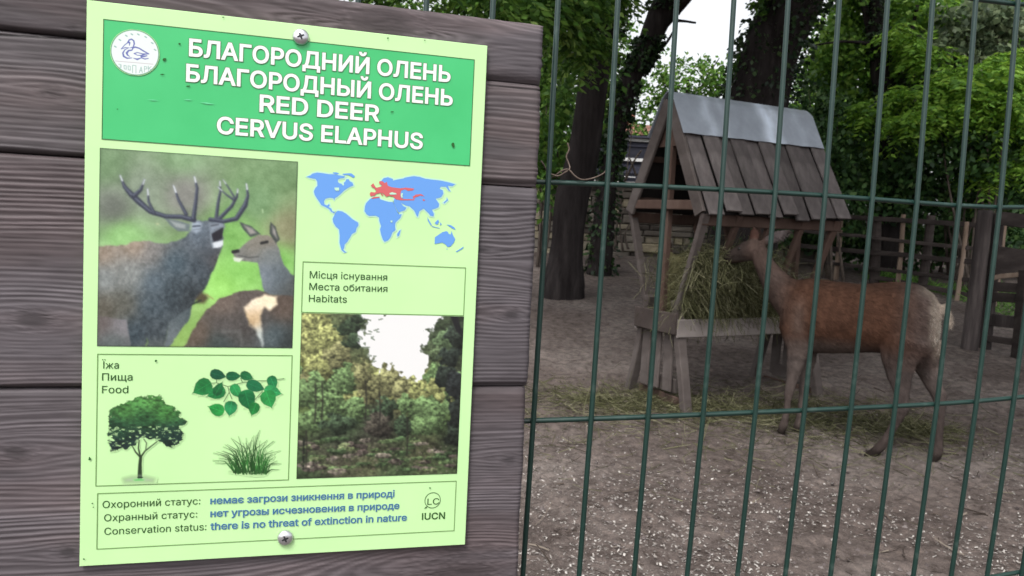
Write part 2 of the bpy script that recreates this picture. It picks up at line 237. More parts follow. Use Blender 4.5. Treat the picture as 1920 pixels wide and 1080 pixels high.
# letter outlines: advance width and contours
GL = {":":[188,[[95,-4,78,-1,63,9,53,24,50,41,53,59,63,73,78,83,95,87,113,83,128,73,138,59,141,41,138,24,128,9,113,-1],[95,271,78,274,63,284,53,299,50,316,53,334,63,349,78,359,95,362,113,359,128,349,138,334,141,316,138,299,128,284,113,274]]],"A":[480,[[16,0,201,509,276,509,463,0,395,0,287,302,264,372,232,478,245,478,213,371,191,302,85,0],[110,142,110,199,370,199,370,142]]],"C":[510,[[267,-7,205,1,150,25,104,63,70,115,48,179,40,254,48,329,70,393,104,445,150,484,205,508,267,516,340,504,373,490,402,471,427,447,448,418,463,385,473,348,408,348,389,395,357,428,315,449,267,456,223,450,184,432,150,403,125,364,109,314,103,254,109,194,125,145,151,105,184,76,223,59,267,53,315,60,357,81,389,114,408,160,473,160,463,124,448,91,428,62,402,38,373,19,341,5,305,-4]]],"D":[502,[[219,0,96,0,96,57,215,57,272,63,318,81,354,110,379,149,394,198,399,255,394,312,379,361,354,399,320,428,275,446,221,452,93,452,93,509,225,509,294,501,353,478,399,441,433,391,455,329,462,255,455,181,433,119,398,68,351,31,291,8],[125,509,125,0,60,0,60,509]]],"E":[419,[[60,0,60,509,372,509,372,452,125,452,125,286,355,286,355,229,125,229,125,57,375,57,375,0]]],"F":[410,[[60,0,60,509,369,509,369,452,125,452,125,278,346,278,346,221,125,221,125,0]]],"H":[517,[[60,0,60,509,125,509,125,289,392,289,392,509,457,509,457,0,392,0,392,232,125,232,125,0]]],"I":[185,[[60,0,60,509,125,509,125,0]]],"L":[393,[[60,0,60,509,125,509,125,57,361,57,361,0]]],"N":[523,[[60,0,60,509,136,509,343,183,363,151,388,107,414,55,405,54,401,108,399,157,399,195,399,509,463,509,463,0,387,0,202,290,177,331,148,381,108,452,119,454,122,384,124,328,125,291,125,0]]],"P":[445,[[60,0,60,509,235,509,289,503,332,487,366,462,390,430,404,391,409,348,404,304,390,265,366,233,332,207,289,191,235,186,109,186,109,242,233,242,269,246,297,256,318,272,333,294,342,319,344,348,342,376,333,402,318,423,297,439,268,449,232,452,125,452,125,0]]],"R":[449,[[60,0,60,509,236,509,290,504,333,489,367,465,390,433,405,395,409,352,405,309,390,271,367,240,333,217,289,203,236,198,96,198,96,255,234,255,269,258,298,267,319,281,334,300,342,324,345,352,342,380,334,405,319,425,298,440,269,449,233,452,125,452,125,0],[353,0,230,229,303,229,428,0]]],"S":[447,[[224,-9,172,-4,128,9,91,31,64,60,46,96,38,137,104,137,110,110,123,88,142,71,166,59,224,49,257,52,286,60,311,74,329,92,341,114,346,139,342,161,332,179,296,205,245,222,184,239,128,260,86,289,60,326,52,372,58,413,75,448,102,476,138,498,180,511,227,516,275,511,316,498,351,476,377,449,394,415,401,378,337,378,326,412,302,437,267,453,225,459,194,456,167,448,145,435,129,418,118,398,115,376,119,352,131,334,169,308,212,293,264,279,312,264,359,238,395,198,405,171,408,139,403,99,386,64,360,34,323,11,278,-4]]],"U":[517,[[259,-8,203,-2,154,15,114,43,85,80,66,124,60,173,60,509,124,509,124,178,128,144,141,113,160,87,187,68,220,56,259,52,298,56,331,68,357,87,377,113,389,144,393,178,393,509,457,509,457,173,451,124,433,80,403,43,363,15,315,-2]]],"V":[480,[[204,0,16,509,84,509,192,206,215,137,248,31,235,31,267,138,290,206,395,509,463,509,278,0]]],"a":[389,[[160,-9,126,-5,94,5,68,22,48,45,35,73,30,108,34,138,43,161,58,179,78,193,125,211,178,220,234,227,265,235,273,243,276,255,267,297,240,322,196,331,149,322,118,301,100,274,41,291,57,322,79,346,104,364,133,375,194,384,239,379,286,360,306,343,322,320,333,290,337,251,337,0,277,0,277,52,272,52,252,25,215,1],[170,45,202,49,228,59,248,74,263,93,272,115,276,138,276,190,259,182,231,176,200,171,175,168,134,159,103,139,95,124,92,105,102,72,130,52]]],"b":[424,[[229,-8,198,-5,172,4,138,31,118,59,112,59,112,0,53,0,53,509,114,509,114,319,118,319,137,346,171,373,197,381,229,384,274,378,313,361,345,332,370,293,385,245,390,189,385,133,370,84,346,45,313,16,274,-2],[220,47,253,51,279,66,301,88,316,117,325,151,328,189,325,227,316,261,301,290,280,311,253,325,220,330,188,325,161,312,140,291,125,263,116,229,113,189,116,150,125,115,140,86,162,65,188,51]]],"c":[396,[[207,-8,159,-2,117,16,82,46,56,85,40,133,34,187,40,243,56,291,82,330,117,360,159,378,207,384,260,377,305,356,340,322,362,277,303,262,290,289,270,311,242,325,207,330,173,325,145,310,124,287,108,258,99,224,96,187,99,151,108,117,124,89,145,66,173,51,207,46,243,52,271,66,292,89,304,117,363,102,341,56,306,21,261,-1]]],"d":[424,[[195,-8,151,-2,111,16,79,45,55,84,39,133,34,189,39,245,55,293,79,332,112,361,151,378,196,384,228,381,253,373,287,346,306,319,311,319,311,509,372,509,372,0,313,0,313,59,307,59,287,31,252,4,227,-5],[205,47,236,51,263,65,284,86,299,115,309,150,312,189,309,229,300,263,284,291,263,312,237,325,205,330,172,325,145,311,124,290,108,261,99,227,96,189,99,151,109,117,124,88,145,66,172,51]]],"e":[404,[[212,-8,161,-2,117,16,82,46,56,85,40,132,34,187,39,242,55,290,81,329,115,359,157,378,205,384,266,374,294,361,319,341,341,315,357,282,368,242,371,194,371,169,75,169,75,221,338,221,310,202,307,237,298,269,283,294,263,314,237,326,205,330,173,326,146,313,125,294,109,270,99,241,96,211,96,178,100,139,110,106,128,80,151,61,179,50,212,46,254,53,285,73,306,105,365,91,353,63,335,39,311,19,283,4,249,-5]]],"f":[254,[[228,379,228,327,6,327,6,379],[81,0,81,432,84,461,96,486,113,505,135,519,187,530,222,527,243,521,227,468,215,472,195,474,171,470,154,460,145,443,142,419,142,0]]],"h":[410,[[114,227,114,0,53,0,53,509,114,509,114,287,102,287,124,332,152,362,187,379,227,384,264,380,295,369,321,349,341,321,353,285,357,240,357,0,296,0,296,235,290,275,273,304,246,323,210,329,184,326,161,317,141,303,126,283,117,257]]],"i":[167,[[53,0,53,379,114,379,114,0],[84,443,67,446,54,455,44,468,41,483,44,499,54,512,67,521,84,524,100,521,114,512,123,499,126,483,123,468,114,455,100,446]]],"n":[410,[[114,227,114,0,53,0,53,379,112,379,112,287,102,287,124,332,152,362,187,379,227,384,264,380,295,369,321,349,341,321,353,285,357,240,357,0,296,0,296,235,290,275,273,304,246,323,210,329,184,326,161,317,141,303,126,283,117,257]]],"o":[415,[[207,-8,159,-2,117,16,82,46,56,85,40,133,34,187,40,243,56,291,82,330,117,360,159,378,207,384,256,378,299,360,333,330,359,291,376,243,381,187,376,133,359,85,333,46,299,16,256,-2],[207,46,242,51,270,66,292,89,307,117,316,151,319,187,316,224,307,258,292,287,270,310,242,325,207,330,173,325,145,310,124,287,108,258,99,224,96,187,99,151,108,117,124,89,145,66,173,51]]],"r":[259,[[53,0,53,379,112,379,112,321,130,347,152,367,181,380,213,385,229,384,243,384,243,322,230,324,207,326,182,323,159,315,140,301,126,284,117,262,114,237,114,0]]],"s":[365,[[182,-8,145,-5,112,3,84,18,62,38,45,63,36,94,94,107,105,79,124,60,150,49,181,45,217,50,244,62,262,81,268,103,265,121,254,136,237,147,212,155,149,170,104,186,72,208,53,237,47,274,51,305,65,332,87,354,115,370,149,381,187,384,223,381,254,372,279,358,299,339,324,290,268,277,258,298,243,316,219,328,187,333,156,329,131,317,114,299,109,277,112,258,124,243,172,223,229,209,275,194,306,171,325,142,331,107,326,75,312,47,290,24,260,6,223,-5]]],"t":[227,[[204,379,204,327,6,327,6,379],[65,471,126,471,126,98,128,76,136,61,150,53,170,50,185,51,202,54,213,2,192,-3,168,-4,125,2,92,21,72,52,65,93]]],"u":[410,[[182,-5,146,-1,115,11,89,31,69,59,57,95,53,139,53,379,114,379,114,144,119,105,137,75,164,56,200,50,226,53,249,62,268,77,283,97,293,122,296,153,296,379,357,379,357,0,298,0,298,92,307,92,286,47,257,17,222,0]]],"v":[389,[[163,0,17,379,84,379,165,155,187,87,206,21,184,21,203,87,224,155,305,379,371,379,226,0]]],"x":[379,[[21,0,171,218,171,171,29,379,100,379,147,306,179,253,207,206,175,206,202,253,233,306,282,379,352,379,209,169,209,214,358,0,287,0,231,85,200,136,173,182,205,182,178,136,148,85,91,0]]],"Ї":[185,[[60,0,60,509,125,509,125,0],[164,572,149,575,136,584,127,597,124,612,127,628,136,641,149,650,164,653,180,650,193,641,202,628,205,612,202,597,193,584,180,575],[21,572,5,575,-8,584,-17,597,-20,612,-17,628,-8,641,5,650,21,653,36,650,49,641,58,628,61,612,58,597,49,584,36,575]]],"А":[480,[[16,0,201,509,276,509,463,0,395,0,287,302,264,372,232,478,245,478,213,371,191,302,85,0],[110,142,110,199,370,199,370,142]]],"Б":[449,[[60,0,60,509,364,509,364,452,125,452,125,295,242,295,290,291,332,278,365,256,390,228,406,192,411,151,406,108,390,71,365,41,332,18,290,5,242,0],[125,56,240,56,286,63,320,81,340,111,347,151,340,188,320,216,286,233,240,239,125,239]]],"Г":[401,[[370,509,370,452,125,452,125,0,60,0,60,509]]],"Д":[569,[[32,-109,32,57,73,57,97,86,117,132,133,199,145,294,162,509,480,509,480,57,537,57,537,-109,475,-109,475,0,94,0,94,-109],[147,57,416,57,416,452,221,452,208,294,196,194,176,111,163,80]]],"Е":[419,[[60,0,60,509,372,509,372,452,125,452,125,286,355,286,355,229,125,229,125,57,375,57,375,0]]],"З":[431,[[216,-7,169,-2,127,11,92,31,66,59,48,93,42,132,107,132,112,108,123,88,140,71,161,60,215,50,246,53,272,61,295,74,312,92,323,114,326,139,323,165,312,188,295,207,272,221,242,230,207,233,166,233,166,289,207,289,260,299,281,312,296,329,305,351,309,375,306,399,297,420,284,437,265,449,216,460,167,450,130,422,119,402,115,378,53,378,59,417,76,450,102,478,135,498,174,511,217,516,262,511,300,497,330,475,353,446,367,414,372,378,366,339,349,306,322,280,287,264,287,260,317,252,342,238,363,219,378,196,387,169,390,139,384,99,367,64,341,35,306,12,264,-2]]],"И":[523,[[463,0,398,0,398,291,399,328,402,384,404,454,416,452,376,381,346,331,321,290,137,0,60,0,60,509,125,509,125,195,124,157,123,108,118,54,110,55,136,107,161,151,180,183,388,509,463,509]]],"Й":[523,[[463,0,398,0,398,291,399,328,402,384,404,454,416,452,376,381,346,331,321,290,137,0,60,0,60,509,125,509,125,195,124,157,123,108,118,54,110,55,136,107,161,151,180,183,388,509,463,509],[262,562,236,566,212,575,192,590,177,610,167,633,164,659,208,659,212,637,223,621,241,609,262,606,284,609,301,621,312,637,316,659,361,659,358,633,348,610,333,590,313,575,289,566]]],"К":[467,[[60,0,60,509,125,509,125,287,196,287,362,509,440,509,251,262,449,0,371,0,199,231,125,231,125,0]]],"Л":[520,[[32,0,32,57,45,57,84,66,97,80,107,103,119,181,146,509,460,509,460,0,395,0,395,452,205,452,182,175,170,97,147,42,131,24,109,10,83,3,51,0]]],"М":[628,[[60,0,60,509,152,509,277,187,287,159,299,123,311,84,322,49,307,49,318,83,330,121,342,158,352,187,476,509,568,509,568,0,504,0,504,291,504,327,505,369,506,413,507,457,513,457,498,409,482,363,467,322,456,291,342,0,286,0,170,291,159,321,145,361,129,408,112,457,119,457,120,416,121,372,122,328,122,291,122,0]]],"Н":[517,[[60,0,60,509,125,509,125,289,392,289,392,509,457,509,457,0,392,0,392,232,125,232,125,0]]],"О":[533,[[267,-7,205,1,150,25,105,63,70,115,48,179,40,254,48,329,70,393,105,445,150,484,205,508,267,516,329,508,384,484,429,445,464,393,486,329,493,254,486,179,464,115,429,63,384,25,329,1],[267,53,310,59,349,76,383,105,408,144,425,194,430,254,425,314,408,365,383,404,349,433,310,450,267,456,223,450,184,433,151,404,125,364,109,314,103,254,109,194,125,144,151,105,184,76,223,59]]],"П":[517,[[457,509,457,0,392,0,392,452,125,452,125,0,60,0,60,509]]],"Р":[445,[[60,0,60,509,235,509,289,503,332,487,366,462,390,430,404,391,409,348,404,304,390,265,366,233,332,207,289,191,235,186,109,186,109,242,233,242,269,246,297,256,318,272,333,294,342,319,344,348,342,376,333,402,318,423,297,439,268,449,232,452,125,452,125,0]]],"Ы":[612,[[108,308,246,308,295,303,337,289,371,267,397,237,412,200,418,157,412,112,397,73,372,42,337,19,295,5,246,0,60,0,60,509,125,509,125,56,246,56,290,63,325,83,346,115,354,157,350,184,340,207,324,226,303,240,277,248,246,251,108,251],[552,509,552,0,487,0,487,509]]],"Ь":[452,[[108,308,246,308,295,303,337,289,371,267,397,237,412,200,418,157,412,112,397,73,372,42,337,19,295,5,246,0,60,0,60,509,125,509,125,56,246,56,290,63,325,83,346,115,354,157,350,184,340,207,324,226,303,240,277,248,246,251,108,251]]],"а":[389,[[160,-9,126,-5,94,5,68,22,48,45,35,73,30,108,34,138,43,161,58,179,78,193,125,211,178,220,234,227,265,235,273,243,276,255,267,297,240,322,196,331,149,322,118,301,100,274,41,291,57,322,79,346,104,364,133,375,194,384,239,379,286,360,306,343,322,320,333,290,337,251,337,0,277,0,277,52,272,52,252,25,215,1],[170,45,202,49,228,59,248,74,263,93,272,115,276,138,276,190,259,182,231,176,200,171,175,168,134,159,103,139,95,124,92,105,102,72,130,52]]],"б":[411,[[208,-8,161,-2,119,15,84,44,57,82,40,129,34,185,34,198,41,301,62,376,79,403,101,426,127,443,159,455,238,468,273,475,290,488,294,509,349,509,346,483,338,461,324,444,304,431,238,417,192,411,155,401,127,383,107,356,93,318,85,266,118,314,167,350,197,360,229,363,269,357,304,339,334,311,357,274,372,230,377,181,372,130,355,84,329,46,295,17,254,-2],[208,46,240,50,266,62,287,81,303,108,313,140,316,178,313,216,304,249,289,275,268,294,242,306,211,310,179,305,151,293,128,272,110,245,99,213,96,175,99,140,109,109,126,82,148,62,176,50]]],"в":[392,[[53,0,53,379,208,379,264,372,307,352,334,320,343,278,339,248,324,226,300,209,270,199,312,185,345,152,355,130,358,102,354,75,343,50,325,29,300,13,269,3,232,0],[111,56,232,56,259,59,279,70,291,86,295,108,291,133,279,153,259,165,232,169,111,169],[111,220,209,220,239,224,263,234,277,251,282,273,277,294,262,310,239,320,208,324,111,324]]],"г":[304,[[290,379,290,323,114,323,114,0,53,0,53,379]]],"д":[427,[[13,-110,13,56,44,56,65,82,79,116,90,164,98,231,110,379,356,379,356,56,414,56,414,-110,353,-110,353,0,74,0,74,-110],[114,56,295,56,295,323,166,323,157,231,143,127,131,87]]],"е":[404,[[212,-8,161,-2,117,16,82,46,56,85,40,132,34,187,39,242,55,290,81,329,115,359,157,378,205,384,266,374,294,361,319,341,341,315,357,282,368,242,371,194,371,169,75,169,75,221,338,221,310,202,307,237,298,269,283,294,263,314,237,326,205,330,173,326,146,313,125,294,109,270,99,241,96,211,96,178,100,139,110,106,128,80,151,61,179,50,212,46,254,53,285,73,306,105,365,91,353,63,335,39,311,19,283,4,249,-5]]],"ж":[563,[[21,0,174,193,23,379,95,379,221,218,252,218,252,379,313,379,313,218,342,218,468,379,541,379,390,193,543,0,469,0,342,162,313,162,313,0,252,0,252,162,223,162,95,0]]],"з":[343,[[171,-4,134,-1,101,8,73,23,51,43,37,67,31,95,94,95,100,76,117,61,142,51,171,47,202,52,227,65,243,84,249,109,243,134,226,154,198,167,163,171,138,171,138,217,163,217,193,221,217,233,233,252,238,276,234,299,220,318,199,330,173,334,145,330,122,319,105,303,99,281,40,281,45,310,59,335,80,356,107,371,138,381,173,384,209,380,239,370,264,353,283,332,294,307,298,279,293,249,277,224,254,207,225,197,263,183,291,164,307,137,313,104,308,75,294,48,273,26,244,10,210,-1]]],"и":[411,[[358,0,296,0,296,274,111,0,53,0,53,379,114,379,114,104,118,104,300,379,358,379]]],"й":[411,[[358,0,296,0,296,274,111,0,53,0,53,379,114,379,114,104,118,104,300,379,358,379],[205,433,179,436,155,446,135,461,120,481,110,504,107,529,151,529,155,508,166,491,184,480,205,476,227,480,244,491,255,508,259,529,304,529,301,504,291,481,276,461,256,446,232,436]]],"к":[376,[[53,0,53,379,114,379,114,215,152,215,288,379,366,379,213,196,368,0,290,0,167,159,114,159,114,0]]],"м":[535,[[53,0,53,379,144,379,232,168,246,132,257,100,265,70,273,41,263,41,270,69,278,100,289,132,303,168,390,379,482,379,482,0,421,0,421,197,421,237,422,276,422,315,423,354,430,354,415,300,399,252,377,198,294,0,240,0,156,198,135,252,118,300,102,354,111,354,112,318,113,279,113,238,113,197,113,0]]],"н":[409,[[309,223,309,167,99,167,99,223],[114,379,114,0,53,0,53,379],[356,379,356,0,295,0,295,379]]],"о":[415,[[207,-8,159,-2,117,16,82,46,56,85,40,133,34,187,40,243,56,291,82,330,117,360,159,378,207,384,256,378,299,360,333,330,359,291,376,243,381,187,376,133,359,85,333,46,299,16,256,-2],[207,46,242,51,270,66,292,89,307,117,316,151,319,187,316,224,307,258,292,287,270,310,242,325,207,330,173,325,145,310,124,287,108,258,99,224,96,187,99,151,108,117,124,89,145,66,173,51]]],"п":[408,[[355,379,355,0,294,0,294,323,114,323,114,0,53,0,53,379]]],"р":[424,[[53,-143,53,379,112,379,112,319,118,319,137,346,171,373,197,381,229,384,274,378,313,361,345,332,370,293,385,245,390,189,385,133,370,84,346,45,313,16,274,-2,229,-8,198,-5,173,4,138,31,118,59,114,59,114,-143],[220,47,253,51,279,66,301,88,316,117,325,151,328,189,325,227,316,261,301,290,280,311,253,325,220,330,188,325,161,312,140,291,125,263,116,229,113,189,116,150,125,115,140,86,162,65,188,51]]],"с":[396,[[207,-8,159,-2,117,16,82,46,56,85,40,133,34,187,40,243,56,291,82,330,117,360,159,378,207,384,260,377,305,356,340,322,362,277,303,262,290,289,270,311,242,325,207,330,173,325,145,310,124,287,108,258,99,224,96,187,99,151,108,117,124,89,145,66,173,51,207,46,243,52,271,66,292,89,304,117,363,102,341,56,306,21,261,-1]]],"т":[325,[[132,0,132,325,6,325,6,379,319,379,319,325,193,325,193,0]]],"у":[389,[[47,-139,61,-86,71,-87,104,-89,130,-74,151,-36,163,-1,17,379,84,379,165,155,187,87,206,21,184,21,202,87,224,155,305,379,371,379,204,-58,177,-107,139,-136,91,-145,65,-143]]],"х":[379,[[21,0,171,218,171,171,29,379,100,379,147,306,179,253,207,206,175,206,202,253,233,306,282,379,352,379,209,169,209,214,358,0,287,0,231,85,200,136,173,182,205,182,178,136,148,85,91,0]]],"ц":[415,[[53,0,53,379,114,379,114,56,294,56,294,379,355,379,355,0],[344,-109,344,0,318,0,318,56,405,56,405,-109]]],"ч":[401,[[198,118,138,127,92,153,62,197,53,258,53,379,114,379,114,258,120,221,138,195,165,180,198,175,264,182,324,199,324,143,285,130,244,122],[287,0,287,379,348,379,348,0]]],"щ":[582,[[53,379,114,379,114,56,255,56,255,379,316,379,316,56,458,56,458,379,519,379,519,0,53,0],[508,-109,508,0,482,0,482,56,569,56,569,-109]]],"ы":[511,[[104,244,214,244,256,240,290,228,317,210,337,186,349,156,353,123,349,90,337,61,317,36,290,16,255,4,214,0,53,0,53,379,114,379,114,56,214,56,245,61,270,74,286,95,292,121,286,148,270,169,245,183,214,187,104,187],[397,0,397,379,458,379,458,0]]],"я":[385,[[332,0,271,0,271,326,184,326,142,322,114,309,98,288,93,259,98,231,114,211,143,198,184,194,298,194,298,142,180,142,115,150,68,174,41,211,32,259,41,308,68,346,115,371,180,379,332,379],[85,0,15,0,122,172,190,172]]],"є":[396,[[207,-8,159,-2,117,16,82,46,56,85,40,133,34,187,40,243,56,291,82,330,117,360,159,378,207,384,260,377,305,356,340,322,362,277,303,262,290,289,270,311,242,325,207,330,173,325,145,310,124,287,108,258,99,224,96,187,99,151,108,117,124,89,145,66,173,51,207,46,243,52,271,66,292,89,304,117,363,102,341,56,306,21,261,-1],[86,163,86,218,263,218,263,163]]],"і":[167,[[53,0,53,379,114,379,114,0],[84,443,67,446,54,455,44,468,41,483,44,499,54,512,67,521,84,524,100,521,114,512,123,499,126,483,123,468,114,455,100,446]]]," ":[188,[]]}
# ================================================================== GROUND
def axis(parts):
    out = []
    for a, b, n in parts: out += list(np.linspace(a, b, n, endpoint=False))
    out.append(parts[-1][1]); return np.array(out)
gx = axis([(-120, -20, 12), (-20, -3, 24), (-3, -.4, 20), (-.4, 5.2, 230), (5.2, 12, 40), (12, 30, 20), (30, 140, 12)])
gy = axis([(-60, -5, 12), (-5, 2.4, 16), (2.4, 7.5, 240), (7.5, 16, 120), (16, 40, 30), (40, 200, 16)])
GX, GY = np.meshgrid(gx, gy)
def ground_detail(x, y):
    near = np.clip(1 - np.abs(y - 5) / 8, 0, 1)
    return near * ((fbm(x * 1.3, y * 1.3, 3) - .5) * .07 + (fbm(x * 6, y * 6, 5, 3) - .5) * .045 + (fbm(x * 23, y * 23, 9, 2) - .5) * .012)
def ground_z(x, y): return gz(x, y) + ground_detail(np.asarray(x, float), np.asarray(y, float))
_hp = np.random.default_rng(5)
HOOF = [(_hp.uniform(.0, 4.6), _hp.uniform(2.8, 7.2), _hp.uniform(0, 3.14), _hp.uniform(.035, .06), _hp.uniform(.008, .020)) for _ in range(420)]
def dents(x, y):
    z = np.zeros_like(x)
    for hx, hy, a, r, d in HOOF:
        m = (np.abs(x - hx) < r * 4) & (np.abs(y - hy) < r * 4)
        if not m.any(): continue
        dx, dy = x[m] - hx, y[m] - hy; u = (dx * math.cos(a) + dy * math.sin(a)) / (r * 1.35); v = (-dx * math.sin(a) + dy * math.cos(a)) / r
        q = u * u + v * v; z[m] += d * (-np.exp(-q * 1.6) + .45 * np.exp(-(np.sqrt(q) - 1.35) ** 2 * 6))
    return z
GZ = ground_z(GX, GY) + dents(GX, GY)
nx, ny = len(gx), len(gy)
idx = np.arange(nx * ny).reshape(ny, nx)
gf = np.stack([idx[:-1, :-1], idx[:-1, 1:], idx[1:, 1:], idx[1:, :-1]], -1).reshape(-1, 4)
def ground_material():
    m, nt, b = newmat("trodden_earth", 0.95, 0.08)
    tc = nt.nodes.new('ShaderNodeTexCoord')
    def noise(s, d=6, r=.6):
        n = nt.nodes.new('ShaderNodeTexNoise'); n.inputs['Scale'].default_value = s; n.inputs['Detail'].default_value = d; n.inputs['Roughness'].default_value = r
        nt.links.new(tc.outputs['Object'], n.inputs['Vector']); return n
    a = noise(1.1); c = noise(14, 8, .75); e = noise(90, 4, .7)
    r1 = ramp(nt, [(.3, (.084, .067, .061)), (.5, (.122, .100, .092)), (.72, (.172, .147, .136))])
    nt.links.new(a.outputs['Fac'], r1.inputs[0])
    r2 = ramp(nt, [(.32, (.40, .37, .35)), (.5, (.95, .95, .95)), (.68, (1.5, 1.46, 1.42))])
    nt.links.new(c.outputs['Fac'], r2.inputs[0])
    mx = nt.nodes.new('ShaderNodeMix'); mx.data_type = 'RGBA'; mx.blend_type = 'MULTIPLY'; mx.inputs[0].default_value = 1
    nt.links.new(r1.outputs[0], mx.inputs[6]); nt.links.new(r2.outputs[0], mx.inputs[7])
    nt.links.new(mx.outputs[2], b.inputs['Base Color'])
    ad = nt.nodes.new('ShaderNodeMath'); nt.links.new(c.outputs['Fac'], ad.inputs[0]); nt.links.new(e.outputs['Fac'], ad.inputs[1])
    bp = nt.nodes.new('ShaderNodeBump'); bp.inputs['Strength'].default_value = .8; bp.inputs['Distance'].default_value = .02
    nt.links.new(ad.outputs[0], bp.inputs['Height']); nt.links.new(bp.outputs[0], b.inputs['Normal'])
    return m
ground = obj("ground", np.stack([GX, GY, GZ], -1).reshape(-1, 3), gf, ground_material(), smooth=True)
tag(ground, kind='structure')

# ================================================================== NOTICE BOARD (sign, planks)
S_O = np.array([-.31622, .56669, .14202 + H]); S_YAW, S_TILT, S_INR = .25920, -.02944, -.01063
_d = np.array([math.cos(S_YAW), math.sin(S_YAW), 0]); _n = np.array([math.sin(S_YAW), -math.cos(S_YAW), 0])
_z = np.array([0, 0, 1.]) * math.cos(S_TILT) + _n * math.sin(S_TILT)
SU = math.cos(S_INR) * _d + math.sin(S_INR) * _z
SV = -math.sin(S_INR) * _d + math.cos(S_INR) * _z
SN = np.cross(SU, SV)                       # towards the reader
SW, SH = .297, .42
def S(u, v, h=0.0): return S_O + SU * u + SV * v + SN * h
def suv(px, py, h=0.0):
    d = ray(px, py); o = np.array([0, 0, H])
    t = ((S_O + SN * h - o) @ SN) / (d @ SN)
    p = o + d * t - S_O
    return float(p @ SU), float(p @ SV)
def Sarr(U, V, h): return S_O + np.outer(U, SU) + np.outer(V, SV) + np.outer(np.broadcast_to(h, np.shape(U)), SN)

PK = 0.62                                    # print albedo for what is seen at full white
def pr(c): return tuple(lin(c) * PK)
PANEL = np.array((.60, .93, .45)) * .71
m_panel, _nt, _b = newmat("printed_panel", .32, .4)
_tc = _nt.nodes.new('ShaderNodeTexCoord'); _no = _nt.nodes.new('ShaderNodeTexNoise'); _no.inputs['Scale'].default_value = 14; _no.inputs['Detail'].default_value = 6
_nt.links.new(_tc.outputs['Object'], _no.inputs[0])
_rp = ramp(_nt, [(.35, tuple(PANEL * .965)), (.65, tuple(PANEL * 1.02))]); _nt.links.new(_no.outputs[0], _rp.inputs[0]); _nt.links.new(_rp.outputs[0], _b.inputs['Base Color'])
m_header, _nt, _b = newmat("printed_green", .32, .4)
_tc = _nt.nodes.new('ShaderNodeTexCoord'); _no = _nt.nodes.new('ShaderNodeTexNoise'); _no.inputs['Scale'].default_value = 20; _no.inputs['Detail'].default_value = 7
_nt.links.new(_tc.outputs['Object'], _no.inputs[0])
_rp = ramp(_nt, [(.3, (.034, .375, .118)), (.7, (.046, .42, .142))]); _nt.links.new(_no.outputs[0], _rp.inputs[0]); _nt.links.new(_rp.outputs[0], _b.inputs['Base Color'])
m_white_ink = plain("white_ink", (.66, .69, .66), .35, .4)
m_outline = plain("brown_outline", pr((96, 128, 84)), .35, .4)
m_frame = plain("olive_line", pr((120, 160, 92)), .35, .4)
m_dark_ink = plain("dark_green_ink", pr((58, 98, 48)), .35, .4)
m_blue_ink = plain("blue_ink", pr((74, 126, 168)), .35, .4)
m_halo = plain("pale_cyan_halo", pr((205, 250, 225)), .35, .4)
m_map = plain("map_blue", pr((112, 172, 250)), .35, .4)
m_range = plain("map_red", pr((226, 108, 112)), .35, .4)
m_dirt = plain("dirt", pr((60, 110, 60)), .8, .1)
m_print = vcol("printed_picture", .34, .4)
m_screw = plain("zinc_screw", (.62, .62, .65), .28, .5, .85)
m_recess_shade = plain("recess_shade", (.03, .03, .035), .6, .3, .3)

sign = root("zoo_sign", S(SW / 2, -SH, 0), "pale green printed information sign about deer, screwed to the dark planks", "sign")
T = .003
_pv = [S(0, 0, 0), S(SW, 0, 0), S(SW, -SH, 0), S(0, -SH, 0)]
_q = .0004
_in = [S(_q, -_q, _q), S(SW - _q, -_q, _q), S(SW - _q, -SH + _q, _q), S(_q, -SH + _q, _q)]
_bk = [S(0, 0, -T), S(SW, 0, -T), S(SW, -SH, -T), S(0, -SH, -T)]
obj("panel", _in + _pv + _bk, [(3, 2, 1, 0)] + [(i, (i + 1) % 4, 4 + (i + 1) % 4, 4 + i) for i in range(4)] + [(4 + i, 4 + (i + 1) % 4, 8 + (i + 1) % 4, 8 + i) for i in range(4)] + [(8, 9, 10, 11)], m_panel, sign)
L1, L2, L3, L4 = _q + .0002, _q + .00035, _q + .0005, _q + .0007

def flat(name, polys, mat, h, parent=sign):
    """filled outlines lying on the sign; polys = list of shapes, a shape = list of contours in (u, v)"""
    V = []; F = []
    for contours in polys:
        vs = []; fs = []
        for c in contours:
            n = len(vs); vs += [Vector(p) for p in c]; fs.append(list(range(n, n + len(c))))
        es = [(f[i], f[(i + 1) % len(f)]) for f in fs for i in range(len(f))]
        ov, oe, of, *_ = delaunay_2d_cdt(vs, es, [], 0, 1e-7)
        n = len(V); V += [S(p.x, p.y, h) for p in ov]
        for f in of:
            a, b, c = (ov[i] for i in f[:3]); g = (a + b + c) / 3; ins = 0
            for q in contours:
                for i in range(len(q)):
                    s, t = q[i - 1], q[i]
                    if (s[1] > g.y) != (t[1] > g.y) and g.x < (t[0] - s[0]) * (g.y - s[1]) / (t[1] - s[1]) + s[0]: ins += 1 if t[1] > s[1] else -1
            if not ins: continue
            ar = (b.x - a.x) * (c.y - a.y) - (b.y - a.y) * (c.x - a.x)
            F.append(tuple(i + n for i in (f if ar > 0 else f[::-1])))
    return obj(name, V, F, mat, parent)
